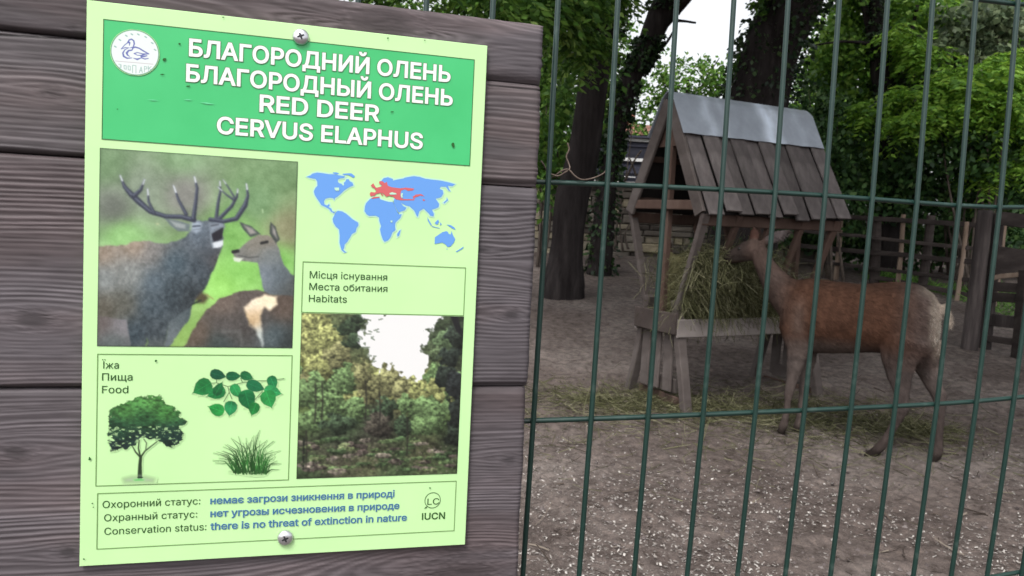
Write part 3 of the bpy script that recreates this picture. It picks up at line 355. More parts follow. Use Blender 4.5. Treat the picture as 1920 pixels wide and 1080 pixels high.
def offset_poly(p, k):
    """push a clockwise outline outwards by k"""
    n = len(p); out = []
    for i in range(n):
        a, b, c = p[i - 1], p[i], p[(i + 1) % n]
        d1 = (b[0] - a[0], b[1] - a[1]); d2 = (c[0] - b[0], c[1] - b[1])
        l1 = math.hypot(*d1) or 1; l2 = math.hypot(*d2) or 1
        n1 = (-d1[1] / l1, d1[0] / l1); n2 = (-d2[1] / l2, d2[0] / l2)
        m = (n1[0] + n2[0], n1[1] + n2[1]); ll = m[0] ** 2 + m[1] ** 2
        if ll < .25: m = n1; q = 1.0
        else: q = min(2.0 / ll, 1.6)
        out.append((b[0] + m[0] * q * k, b[1] + m[1] * q * k))
    return out
def text(name, s, p0, p1, cap, mat, h, bold=0.0, outline=None, parent=sign, track=0.0):
    """a line of lettering from baseline point p0 to p1 (picture points), cap height in metres"""
    (u0, v0), (u1, v1) = suv(*p0), suv(*p1)
    v0 = v1 = (v0 + v1) / 2
    adv = 0; pos = []
    for ch in s:
        pos.append(adv); adv += GL[ch][0] + track
    lsb = 60 if s[0] not in 'СCОO' else 40
    first = min([p[0] for c in GL[s[0]][1] for p in [(c[i],) for i in range(0, len(c), 2)]])
    last = max([c[i] for c in GL[s[-1]][1] for i in range(0, len(c), 2)])
    wid = pos[-1] + last - first
    sx = (u1 - u0) / wid; sy = cap / 509.0
    def shapes(k):
        out = []
        for ch, px in zip(s, pos):
            if ch == ' ': continue
            cs = []
            for c in GL[ch][1]:
                pl = [(c[i], c[i + 1]) for i in range(0, len(c), 2)]
                if k: pl = offset_poly(pl, k)
                cs.append([(u0 + (px + x - first) * sx, v0 + y * sy) for x, y in pl])
            out.append(cs)
        return out
    o = flat(name, shapes(bold), mat, h, parent)
    if outline: flat("letter_outline", shapes(bold + outline[0]), outline[1], h - .00012, o)
    return o
def rect_uv(pts):
    q = [suv(*p) for p in pts]          # TL TR BR BL
    return (q[0][0] + q[3][0]) / 2, (q[0][1] + q[1][1]) / 2, (q[1][0] + q[2][0]) / 2, (q[2][1] + q[3][1]) / 2
def frame(name, pts, w, mat, h):
    a, b, c, d = rect_uv(pts)           # left, top, right, bottom
    o = [(a, b), (c, b), (c, d), (a, d)]; i = [(a + w, b - w), (c - w, b - w), (c - w, d + w), (a + w, d + w)]
    V = [S(*p, h) for p in o + i]
    return obj(name, V, [(k, k + 4, (k + 1) % 4 + 4, (k + 1) % 4) for k in range(4)], mat, sign)
HD = [(197, 36), (890, 112), (881, 311), (188, 262)]
_a, _b2, _c, _d2 = rect_uv(HD)
obj("header_panel", [S(_a, _b2, L1), S(_c, _b2, L1), S(_c, _d2, L1), S(_a, _d2, L1)], [(3, 2, 1, 0)], m_header, sign)
frame("header_border", HD, .0006, plain("border_line", pr((70, 120, 70)), .4, .3), L2)
def caph(p, q): return abs(suv(*p)[1] - suv(*q)[1])
OL = (16, m_outline)
CH = caph((356.4, 105.8), (356.7, 74.6))
text("heading", "БЛАГОРОДНИЙ ОЛЕНЬ", (356, 106.5), (843, 152.5), CH, m_white_ink, L4, 20, OL)
text("heading", "БЛАГОРОДНЫЙ ОЛЕНЬ", (350.5, 153), (847, 197.5), CH, m_white_ink, L4, 20, OL)
text("heading", "RED DEER", (488, 209), (709.5, 227.5), CH, m_white_ink, L4, 20, OL)
text("heading", "CERVUS ELAPHUS", (408, 250.5), (791, 279), CH, m_white_ink, L4, 20, OL)
CS = caph((580.6, 521), (581, 508))
for s, a, b in (("Місця існування", (580.6, 521), (725.6, 526)), ("Места обитания", (579.8, 544), (726, 546.6)), ("Habitats", (579, 566), (650, 567))):
    text("caption", s, a, b, CS, m_dark_ink, L2, 3)
for s, a, b in (("Їжа", (191.7, 690.7), (223, 690.7)), ("Пища", (191.7, 713), (248.7, 713.2)), ("Food", (191.7, 736.7), (240.7, 736.7))):
    text("caption", s, a, b, CS, m_dark_ink, L2, 3)
for s, a, b in (("Охоронний статус:", (192.7, 952), (375.7, 945)), ("Охранный статус:", (195.6, 977), (369.8, 969.5)), ("Conservation status:", (196, 1002), (387, 993.5))):
    text("status_label", s, a, b, CS, m_dark_ink, L2, 2)
for s, a, b in (("немає загрози зникнення в природі", (395, 944.5), (739, 930.5)), ("нет угрозы исчезновения в природе", (395, 968.4), (748, 953)), ("there is no threat of extinction in nature", (395, 993), (762, 975))):
    text("status_text", s, a, b, CS, m_blue_ink, L3, 17, (16, m_halo))
text("status_mark", "LC", (801, 945.6), (823, 945), CS * .95, m_dark_ink, L2, 2)
text("status_mark", "IUCN", (791, 973.7), (833.5, 972), CS, m_dark_ink, L2, 16)
_cu, _cv = suv(811, 937.5); _r = abs(suv(826, 937.5)[0] - _cu)
_o = [(_cu + _r * math.sin(t), _cv + _r * math.cos(t)) for t in np.linspace(0, 2 * math.pi, 40, endpoint=False)]
_i = [(_cu + (_r - .0005) * math.sin(t), _cv + (_r - .0005) * math.cos(t)) for t in np.linspace(0, 2 * math.pi, 40, endpoint=False)]
_V = [S(*p, L2) for p in _o + _i]
_F = [(k, k + 40, (k + 1) % 40 + 40, (k + 1) % 40) for k in range(40)]
_t0 = len(_V); _V += [S(_cu - _r * .78, _cv - _r * .72, L3), S(_cu - _r * .62, _cv - _r * .86, L3), S(_cu - _r * 1.05, _cv - _r * 1.05, L3)]
obj("status_ring", _V, _F + [(_t0, _t0 + 2, _t0 + 1)], m_dark_ink, sign)
FRL = .0006
DEERP = [(188.9, 278), (558.9, 302.5), (548, 651.6), (181, 649.8)]
HABF = [(567, 490.7), (874.5, 500.7), (868.5, 591.5), (565, 586.7)]
FORP = [(565, 587.2), (869.7, 593), (856.6, 888), (556, 897)]
FOODF = [(181, 663.7), (548, 665), (542, 899.5), (181, 911.7)]
STF = [(181.8, 924), (855.6, 901), (852, 993.7), (182, 1031)]
frame("caption_frame", HABF, FRL, m_frame, L2)
frame("caption_frame", FOODF, FRL, m_frame, L2)
frame("caption_frame", STF, FRL, m_frame, L2)

# ---- printed pictures: a fine grid of coloured points, drawn here as a printer would lay it down
class Pic:
    def __init__(s, crop, pts, n, base=None, crop_pts=None):
        """crop = (x0, y0, scale) of the drawing coordinates; pts = corners (picture points)"""
        s.crop = crop
        s.l, s.t, s.r, s.b = rect_uv(pts)
        asp = (s.t - s.b) / (s.r - s.l); s.nx = n; s.ny = int(n * asp)
        s.U, s.V = np.meshgrid(np.linspace(s.l, s.r, s.nx), np.linspace(s.t, s.b, s.ny))
        s.X = (s.U - s.l) / (s.r - s.l); s.Y = (s.t - s.V) / (s.r - s.l)      # unit width
        s.C = np.zeros((s.ny, s.nx, 3)); s.A = np.zeros((s.ny, s.nx))
        if base is not None: s.C[:] = base; s.A[:] = 1
        s.wob = 0
    def P(s, x, y):
        u, v = suv(s.crop[0] + x * s.crop[2], s.crop[1] + y * s.crop[2])
        return (u - s.l) / (s.r - s.l), (s.t - v) / (s.r - s.l)
    def sdf(s, pts):
        p = np.array([s.P(*q) for q in pts]); X, Y = s.X + s.wob, s.Y
        if s.wob is not 0: Y = s.Y + np.roll(s.wob, 7, 0)
        d = np.full(s.X.shape, 1e9); ins = np.zeros(s.X.shape, bool)
        for i in range(len(p)):
            a, b = p[i - 1], p[i]; e = b - a; L = e @ e + 1e-12
            t = np.clip(((X - a[0]) * e[0] + (Y - a[1]) * e[1]) / L, 0, 1)
            d = np.minimum(d, np.hypot(X - a[0] - t * e[0], Y - a[1] - t * e[1]))
            if a[1] != b[1]:
                c = ((a[1] > Y) != (b[1] > Y)) & (X < (b[0] - a[0]) * (Y - a[1]) / (b[1] - a[1]) + a[0]); ins ^= c
        return np.where(ins, -d, d)
    def put(s, m, col):
        m = np.clip(m, 0, 1); s.C = s.C * (1 - m[..., None]) + np.asarray(col) * m[..., None]; s.A = np.maximum(s.A, m)
    def poly(s, pts, col, soft=.003, op=1.0):
        s.put(np.clip(.5 - s.sdf(pts) / (2 * soft), 0, 1) * op, col)
    def stroke(s, pts, w, col, soft=.003, op=1.0):
        """w: widths in drawing units at every point or a number"""
        p = [s.P(*q) for q in pts]; ws = w if hasattr(w, '__len__') else [w] * len(pts)
        k = abs(s.P(100, 0)[0] - s.P(0, 0)[0]) / 100
        d = np.full(s.X.shape, 1e9)
        for i in range(len(p) - 1):
            a, b = np.array(p[i]), np.array(p[i + 1]); e = b - a; L = e @ e + 1e-12
            t = np.clip(((s.X - a[0]) * e[0] + (s.Y - a[1]) * e[1]) / L, 0, 1)
            d = np.minimum(d, np.hypot(s.X - a[0] - t * e[0], s.Y - a[1] - t * e[1]) - (ws[i] * (1 - t) + ws[i + 1] * t) * k / 2)
        s.put(np.clip(.5 - d / (2 * soft), 0, 1) * op, col)
    def grad(s, ctrl, pw=3):
        """colour field through (x, y, rgb) control points"""
        W = 0; C = 0
        for x, y, c in ctrl:
            a, b = s.P(x, y); w = 1 / (np.hypot(s.X - a, s.Y - b) ** pw + 1e-4)
            W = W + w; C = C + w[..., None] * np.array(c, float)
        return C / W[..., None]
    def build(s, name, h, parent=sign, cut=.04):
        C = np.clip(s.C, 0, 255)
        lc = lin(C) * PK
        a = s.A[..., None]; lc = lc * a + PANEL * (1 - a)
        ids = np.arange(s.nx * s.ny).reshape(s.ny, s.nx)
        q = np.stack([ids[:-1, :-1], ids[1:, :-1], ids[1:, 1:], ids[:-1, 1:]], -1).reshape(-1, 4)
        keep = s.A.ravel()[q].max(1) > cut
        q = q[keep]; used = np.unique(q); re = np.full(s.nx * s.ny, -1); re[used] = np.arange(len(used))
        V = Sarr(s.U.ravel()[used], s.V.ravel()[used], h)
        return obj(name, V, re[q], m_print, parent, cols=lc.reshape(-1, 3)[used])
# --- the picture of the stag and hinds
p = Pic((160, 270, .361), DEERP, 300, (100, 125, 92))
N = lambda f, sd, o=4: fbm(p.X * f, p.Y * f, sd, o)[..., None] - .5
p.C = p.grad([(100, 100, (104, 128, 96)), (500, 60, (112, 138, 104)), (1000, 120, (98, 124, 88)), (520, 260, (112, 112, 108)), (150, 330, (96, 100, 94)), (300, 240, (108, 120, 104)), (900, 300, (92, 120, 84)), (1050, 440, (122, 122, 96)), (200, 480, (122, 162, 104)), (760, 480, (112, 156, 88)), (800, 650, (128, 178, 98)), (700, 740, (140, 190, 104)), (600, 900, (128, 160, 96)), (1000, 620, (112, 160, 86)), (480, 1000, (120, 150, 84))], 3)
p.C = p.C * 1.14 + N(9, 2) * 40 + N(30, 4, 3) * 22
fur = lambda a, sd: (fbm(p.X * 60 + p.Y * 14, p.Y * 48 - p.X * 10, sd, 3)[..., None] - .5) * a * .8 + (fbm(p.X * 130, p.Y * 110, sd + 3, 2)[..., None] - .5) * a * .6 + 9
p.wob = (fbm(p.X * 45, p.Y * 45, 8, 2) - .5) * .012
p.poly([(40, 880), (215, 890), (250, 1070), (40, 1070)], p.grad([(80, 920, (92, 84, 82)), (200, 940, (120, 118, 122)), (150, 1040, (84, 92, 92))]) + fur(26, 40))
p.poly([(410, 1070), (440, 900), (560, 810), (545, 900), (490, 975), (430, 1070)], p.grad([(440, 1000, (92, 100, 104)), (530, 880, (74, 84, 88))]) + fur(22, 43))
body = [(40, 532), (200, 525), (255, 505), (325, 503), (400, 520), (470, 505), (520, 480), (550, 440), (560, 405), (600, 398), (660, 398), (715, 405), (728, 430), (715, 470), (716, 520), (705, 560), (680, 620), (650, 690), (628, 745), (585, 800), (545, 845), (480, 890), (440, 920), (425, 990), (412, 1070), (326, 1070), (320, 1010), (314, 1070), (240, 1070), (215, 910), (150, 905), (40, 885)]
p.poly(body, p.grad([(80, 560, (140, 126, 112)), (260, 520, (146, 130, 114)), (350, 560, (118, 116, 114)), (100, 700, (122, 128, 128)), (240, 680, (128, 132, 130)), (100, 850, (88, 84, 74)), (200, 830, (84, 84, 76)), (360, 720, (84, 98, 108)), (340, 840, (64, 76, 84)), (460, 620, (66, 82, 92)), (460, 760, (48, 58, 64)), (600, 640, (62, 72, 80)), (560, 800, (44, 50, 54)), (680, 600, (62, 60, 62)), (620, 480, (92, 104, 116)), (690, 500, (88, 92, 98)), (270, 980, (50, 62, 70)), (360, 980, (58, 66, 72)), (370, 1050, (78, 84, 84))], 3) + fur(52, 50), .004)
p.wob = (fbm(p.X * 30, p.Y * 30, 9, 2) - .5) * .006
p.poly([(410, 385), (480, 398), (545, 418), (540, 455), (480, 452), (445, 425)], (104, 116, 118)); p.poly([(440, 398), (520, 420), (520, 440), (470, 430)], (150, 158, 158), .006)
p.poly([(550, 412), (580, 402), (605, 412), (600, 445), (575, 462), (552, 450)], (160, 172, 186), .010); p.stroke([(560, 428), (595, 425)], 9, (60, 68, 78)); p.stroke([(562, 446), (600, 440)], 6, (110, 120, 130))
p.poly([(645, 415), (690, 402), (718, 412), (720, 432), (680, 440), (655, 470)], (134, 144, 156), .010); p.stroke([(655, 425), (690, 418)], 9, (80, 84, 92))
p.poly([(655, 470), (690, 448), (716, 432), (713, 492), (665, 507)], (34, 32, 42)); p.poly([(657, 512), (715, 502), (716, 524), (700, 535), (664, 540)], (208, 214, 220)); p.stroke([(652, 470), (655, 515), (664, 535)], 8, (140, 150, 160)); p.poly([(600, 470), (650, 480), (655, 540), (690, 560), (640, 600), (590, 540)], (76, 84, 92), .02, .5)
p.poly([(575, 800), (605, 768), (634, 785), (640, 802), (615, 826), (585, 825)], (78, 64, 52), .010, .9); p.stroke([(560, 830), (600, 812)], 10, (40, 50, 44)); p.stroke([(628, 780), (665, 805)], 5, (150, 130, 90))
hind = [(768, 556), (800, 545), (850, 502), (900, 472), (950, 472), (990, 500), (1010, 560), (1030, 625), (1070, 675), (1110, 700), (1110, 800), (930, 780), (920, 730), (895, 615), (860, 612), (800, 604), (772, 582)]
p.poly([(800, 403), (860, 425), (912, 468), (860, 486), (822, 445)], (72, 80, 78)); p.poly([(822, 418), (870, 440), (890, 465), (858, 470)], (150, 146, 142), .006)
p.poly(hind, p.grad([(800, 570, (112, 112, 108)), (880, 520, (122, 118, 108)), (950, 500, (124, 116, 104)), (960, 570, (104, 112, 114)), (930, 680, (112, 122, 132)), (1000, 680, (84, 94, 100)), (1080, 760, (70, 74, 74))]) + fur(26, 60))
p.poly([(962, 405), (990, 430), (1010, 498), (988, 515), (955, 462)], (66, 72, 70)); p.poly([(972, 425), (988, 450), (996, 495), (972, 460)], (156, 152, 148), .006)
p.stroke([(915, 515), (945, 508)], 16, (34, 34, 34)); p.stroke([(768, 560), (792, 556)], 20, (36, 36, 38)); p.poly([(768, 590), (820, 592), (800, 614), (772, 608)], (206, 214, 200)); p.stroke([(795, 578), (850, 590), (900, 585)], 6, (72, 74, 74))
p.wob = (fbm(p.X * 45, p.Y * 45, 8, 2) - .5) * .012
p.poly([(505, 1070), (560, 962), (620, 870), (700, 800), (800, 765), (900, 757), (960, 780), (1110, 790), (1110, 1070)], p.grad([(580, 980, (92, 80, 70)), (720, 820, (104, 92, 84)), (850, 790, (84, 76, 72)), (740, 950, (78, 74, 72)), (700, 1030, (56, 66, 66)), (860, 930, (66, 62, 60)), (1030, 850, (84, 72, 64)), (980, 1000, (76, 88, 92)), (1060, 1030, (44, 50, 50))]) + fur(34, 70))
p.poly([(823, 850), (870, 810), (930, 782), (992, 790), (996, 832), (960, 862), (930, 850), (908, 890), (918, 960), (925, 1060), (902, 1010), (880, 960), (850, 935)], p.grad([(860, 840, (230, 216, 196)), (950, 810, (236, 220, 190)), (870, 900, (180, 150, 110)), (910, 1000, (170, 180, 180))]) + fur(40, 80), .008)
p.stroke([(720, 970), (800, 975), (820, 1060)], 14, (110, 112, 110), .01, .6)
p.wob = 0
AD = (52, 56, 70); AL = (226, 232, 236)
for pts, w in (([(565, 395), (500, 378), (420, 376), (340, 352), (280, 300), (240, 262), (205, 222), (183, 165)], [36, 34, 32, 34, 44, 40, 26, 8]), ([(255, 270), (290, 238), (310, 185)], [34, 22, 6]), ([(360, 362), (330, 300), (325, 235)], [24, 16, 8]), ([(525, 365), (485, 290), (460, 218)], [26, 18, 9]), ([(562, 390), (575, 300), (582, 230), (568, 172)], [34, 24, 20, 9]),
               ([(680, 392), (690, 310), (703, 245), (700, 195)], [26, 22, 14, 7]), ([(690, 395), (760, 325), (788, 275), (793, 235)], [30, 24, 16, 7]), ([(650, 392), (720, 402), (785, 388), (830, 320), (845, 270), (838, 208)], [30, 30, 34, 36, 20, 8]), ([(775, 292), (735, 265), (690, 225)], [18, 12, 5]), ([(780, 285), (745, 228), (718, 188)], [14, 10, 5])):
    w = [x * .8 for x in w]; p.stroke(pts, w, AD)
    p.stroke([(a - 4, b - 5) for a, b in pts], [x * .3 for x in w], (120, 128, 146), .004, .7)
    k = len(pts) - 1; m = ((pts[k][0] * .55 + pts[k - 1][0] * .45), (pts[k][1] * .55 + pts[k - 1][1] * .45))
    p.stroke([m, pts[k]], [w[k] * 1.2, w[k]], AL)
p.stroke([(372, 415), (380, 415)], 8, (200, 196, 160), .004, .7); p.stroke([(920, 340), (922, 355)], 6, (210, 230, 190), .004, .7)
p.put(np.clip(1 - np.minimum(np.minimum(p.X, 1 - p.X), np.minimum(p.Y, p.Y.max() - p.Y)) / .008, 0, 1) * .5, (44, 60, 40))
def blur(C, k):
    for _ in range(k):
        C = (np.roll(C, 1, 0) + np.roll(C, -1, 0) + 2 * C) / 4 if False else C
        Q = np.pad(C, ((1, 1), (1, 1), (0, 0)), mode='edge'); C = (Q[:-2, 1:-1] + Q[2:, 1:-1] + Q[1:-1, :-2] + Q[1:-1, 2:] + 2 * C) / 6
    return C
sharp = p.C.copy(); p.C = blur(p.C, 4) * .75 + sharp * .25
p.C += ((vn(p.X * 150, p.Y * 150, 71) - .5) * 9)[..., None]
p.C = (p.C - 100) * 1.18 + 108
p.build("deer_picture", L2)

# --- the picture of the wood
p = Pic((540, 480, .3982), FORP, 220, (110, 120, 80))
b0 = p.grad([(100, 330, (168, 172, 104)), (160, 480, (160, 164, 96)), (260, 330, (104, 118, 84)), (320, 420, (96, 108, 78)), (120, 640, (112, 124, 70)), (240, 620, (128, 132, 84)), (340, 560, (130, 136, 92)), (460, 580, (140, 138, 92)), (520, 660, (132, 122, 84)), (600, 620, (148, 152, 92)), (700, 600, (150, 156, 92)), (150, 740, (92, 116, 72)), (300, 760, (88, 118, 74)), (420, 760, (60, 66, 58)), (640, 760, (104, 132, 80)), (720, 740, (96, 122, 72)), (780, 600, (50, 54, 50)), (780, 420, (56, 66, 52)), (720, 420, (88, 104, 76)), (690, 520, (96, 108, 78)), (230, 850, (52, 62, 50)), (400, 830, (66, 62, 58)), (600, 850, (62, 78, 54)), (770, 860, (44, 54, 42)), (200, 950, (104, 100, 82)), (400, 950, (116, 118, 88)), (640, 900, (90, 78, 62)), (700, 970, (92, 112, 74)), (100, 1010, (72, 92, 62)), (500, 1010, (80, 100, 68))], 4)
tx = fbm(p.X * 60, p.Y * 74, 3, 3) - .5; ty = fbm(p.X * 16, p.Y * 26, 6, 3) - .5; tz = vn(p.X * 120, p.Y * 150, 9) - .5
p.C = b0 * (.86 + .9 * tx + .5 * ty + .3 * tz)[..., None]
en = fbm(p.X * 22, p.Y * 26, 15, 4) - .5
def crown(cx, cy, rx, ry, col, k=1.0):
    a, b = p.P(cx, cy); q = abs(p.P(100, 0)[0] - p.P(0, 0)[0]) / 100
    dx, dy = (p.X - a) / (rx * q), (p.Y - b) / (ry * q)
    d = np.hypot(dx, dy) + en * 1.3
    lit = np.clip(.95 - .42 * dy - .16 * dx, .35, 1.5) * (1 + 1.5 * tx + .5 * tz)
    p.put(np.clip((1 - d) / .10, 0, 1) * k, np.array(col) * lit[..., None])
rs = random.Random(4)
YL, OC, GN, DG = (148, 152, 98), (128, 128, 90), (98, 122, 80), (62, 78, 58)
for q in range(16): crown(60 + q * 52 + rs.uniform(-15, 15), 610 + rs.uniform(-40, 60), 70, 80, rs.choice([OC, GN, YL]))
for cx, cy, rx, ry, c_ in ((470, 600, 60, 80, OC), (540, 640, 60, 70, OC), (620, 640, 70, 60, YL), (700, 610, 60, 50, YL), (400, 620, 60, 90, OC), (120, 330, 90, 80, YL), (90, 430, 80, 90, YL), (190, 400, 80, 80, YL), (160, 520, 110, 80, YL), (240, 470, 70, 80, OC), (290, 330, 70, 50, DG), (330, 290, 40, 22, DG), (310, 400, 60, 36, DG), (270, 590, 80, 80, GN), (350, 560, 50, 80, OC), (110, 640, 80, 90, GN), (200, 700, 100, 70, GN), (320, 720, 70, 70, GN), (620, 720, 90, 80, GN), (700, 740, 80, 80, GN), (560, 700, 50, 60, GN), (450, 720, 60, 70, DG), (120, 780, 90, 60, GN), (240, 790, 90, 50, DG), (640, 800, 90, 50, GN), (420, 800, 70, 60, (74, 70, 62)), (540, 800, 40, 60, DG)):
    crown(cx, cy, rx, ry, c_)
for q in range(60):
    y = 860 + q * 2.6; crown(rs.uniform(40, 820), y, rs.uniform(26, 60), rs.uniform(9, 18), rs.choice([(92, 112, 74), (116, 128, 90), (132, 122, 112), (70, 90, 60), (88, 78, 74), (60, 78, 52)]), .85)
for cx, cy, rx, ry, c_ in ((740, 400, 60, 60, (92, 112, 80)), (700, 460, 50, 40, (92, 108, 78)), (790, 380, 50, 60, (48, 56, 48)), (760, 480, 60, 60, (44, 52, 46)), (740, 560, 60, 60, (46, 54, 48)), (790, 620, 50, 90, (38, 42, 42)), (790, 740, 40, 90, (40, 46, 42)), (780, 850, 50, 50, (40, 48, 40))): crown(cx, cy, rx, ry, c_)
for x, y0 in ((128, 600), (160, 590), (430, 640), (365, 590), (560, 760), (85, 820)): p.stroke([(x, y0), (x + 4, y0 + 90), (x - 2, y0 + 180)], 8, (44, 42, 38), .004, .75)
p.wob = (fbm(p.X * 26, p.Y * 26, 5, 4) - .5) * .12
p.poly([(345, 255), (730, 255), (712, 290), (660, 350), (640, 430), (650, 480), (632, 575), (560, 570), (520, 545), (490, 515), (460, 520), (420, 545), (400, 480), (330, 400), (355, 330)], (247, 250, 252), .006)
p.wob = 0
p.stroke([(775, 265), (800, 340), (828, 380)], [36, 30, 20], (34, 34, 36)); p.stroke([(75, 860), (72, 1000)], 10, (36, 40, 34))
for q in range(26):
    x, y = 340 + random.random() * 90, 290 + random.random() * 210; p.stroke([(x, y), (x + random.uniform(-22, 22), y + random.uniform(-10, 10))], 6, (96, 112, 84), .004, .8)
for q in range(200):
    x, y = 50 + random.random() * 760, 890 + random.random() * 130; p.stroke([(x, y), (x + random.uniform(-8, 8), y + 2)], 5, random.choice([(150, 140, 130), (60, 78, 50), (130, 150, 96), (120, 100, 96)]), .003, .7)
p.put(np.clip(1 - np.minimum(p.X, 1 - p.X) / .006, 0, 1) * .5, (60, 80, 50))
p.C = blur(p.C, 1) * .94 + 4
p.C = np.where(p.C.min(2, keepdims=True) > 205, 253, p.C)
p.build("forest_picture", L2)

# --- food: tree, leafy twig, grass tuft
FC = (160, 650, .25)
p = Pic(FC, FOODF, 330)
shade = fbm(p.X * 60, p.Y * 90, 21, 3); clump = fbm(p.X * 17, p.Y * 26, 22, 3)
p.wob = (fbm(p.X * 34, p.Y * 34, 12, 4) - .5) * .055
for pts in ([(180, 520), (185, 470), (260, 445), (330, 400), (420, 372), (500, 380), (575, 365), (620, 440), (690, 480), (720, 520), (765, 555), (715, 600), (735, 650), (720, 735), (640, 760), (590, 735), (520, 690), (470, 680), (410, 690), (390, 740), (330, 745), (265, 780), (190, 775), (165, 720), (215, 690), (165, 640), (185, 590)],):
    tcol = p.grad([(300, 470, (70, 118, 60)), (480, 400, (84, 140, 72)), (600, 500, (66, 120, 58)), (450, 560, (44, 84, 50)), (250, 620, (40, 74, 52)), (600, 640, (36, 62, 54)), (420, 680, (34, 50, 52)), (220, 750, (32, 46, 50)), (680, 720, (32, 52, 50))])
    sd = p.sdf(pts); hole = np.clip((shade - .60) * 9, 0, 1) * (p.Y > p.P(0, 600)[1]) * .5
    p.put(np.clip(.5 - sd / .006, 0, 1) * (1 - hole), tcol * (.35 + 1.0 * shade + .45 * clump)[..., None])
p.wob = 0
for pts, w in (([(410, 985), (412, 880), (418, 820)], [40, 30, 26]), ([(418, 830), (380, 790), (355, 745)], [18, 14, 10]), ([(415, 830), (400, 760), (405, 700)], [18, 14, 12]), ([(418, 825), (450, 780), (540, 710)], [18, 14, 10]), ([(455, 775), (460, 720), (440, 690)], [10, 9, 8])): p.stroke(pts, w, (48, 66, 44))
p.poly([(290, 990), (350, 975), (450, 975), (515, 990), (510, 1012), (300, 1015)], (244, 255, 240), .02, .8); p.poly([(355, 992), (400, 984), (450, 990), (440, 1006), (370, 1008)], (120, 210, 120), .006); p.stroke([(395, 978), (430, 978)], 14, (34, 52, 36))
TW = (70, 108, 66)
for pts in ([(925, 275), (985, 270), (1070, 298), (1180, 268), (1300, 255), (1380, 255), (1490, 238)], [(985, 270), (985, 225)], [(1070, 298), (1080, 340), (1040, 410)], [(1080, 340), (1100, 390)], [(1180, 268), (1165, 235)], [(1380, 255), (1360, 320), (1300, 380)], [(1330, 330), (1270, 400)]): p.stroke(pts, 7, TW, .002)
def leafp(cx, cy, L, W, ang, col):
    c, s = math.cos(R(ang)), math.sin(R(ang)); o = []
    for t, w in ((-.5, .0), (-.47, .5), (-.3, .92), (-.05, 1), (.2, .8), (.38, .4), (.5, .1), (.62, 0)): o.append((t * L, w * W / 2))
    o = o + [(x, -y) for x, y in o[-2:0:-1]]
    q = [(cx + x * c - y * s, cy + x * s + y * c) for x, y in o]
    p.poly(q, np.array(col) * (.8 + .55 * clump[..., None]), .002)
    for k in (-1, 1):
        for a in (-.25, 0, .2): p.stroke([(cx + a * L * c, cy + a * L * s), (cx + (a + .2) * L * c - k * W * .33 * s, cy + (a + .2) * L * s + k * W * .33 * c)], 3, np.array(col) * 1.5, .002, .4)
    p.stroke([(cx - .5 * L * c, cy - .5 * L * s), (cx + .5 * L * c, cy + .5 * L * s)], 4, np.array(col) * 1.6, .002, .6)
for q in ((880, 305, 150, 130, 150, (36, 120, 62)), (985, 345, 140, 100, 160, (38, 130, 70)), (1000, 315, 110, 70, -60, (30, 100, 56)), (995, 210, 120, 80, 15, (26, 84, 58)), (1110, 220, 110, 72, 0, (28, 96, 60)), (1210, 220, 100, 70, 20, (30, 100, 58)), (1130, 330, 110, 82, 60, (44, 140, 76)), (1275, 295, 140, 90, 20, (28, 98, 62)), (1405, 265, 100, 80, 65, (34, 120, 70)), (1405, 335, 130, 90, 15, (52, 158, 90)), (1375, 390, 130, 120, 70, (44, 140, 70)), (1215, 395, 150, 130, 75, (30, 110, 62)), (985, 470, 120, 95, 200, (40, 140, 64)), (1090, 460, 110, 100, 100, (40, 132, 78)), (1265, 465, 100, 85, 110, (36, 126, 60))): leafp(*q)
random.seed(5)
for q in range(120):
    x0 = random.uniform(1110, 1360); y0 = random.uniform(925, 955); L = random.uniform(110, 380) * (1 - abs(x0 - 1230) / 260); a = (x0 - 1225) / 260 + random.uniform(-.55, .55)
    x1 = x0 + L * math.sin(a) * .5; y1 = y0 - L * math.cos(a) * .62; x2 = x0 + L * math.sin(a) * 1.15; y2 = y0 - L * math.cos(a) * (.98 - .35 * abs(a))
    g = random.uniform(.6, 1.3); p.stroke([(x0, y0), (x1, y1), (x2, y2)], [13, 9, 2], (54 * g, 112 * g, 52 * g), .002)
p.poly([(1080, 935), (1180, 915), (1330, 930), (1380, 925), (1330, 962), (1240, 960), (1140, 945)], (40, 78, 40), .01, .6)
p.build("food_picture", L2)

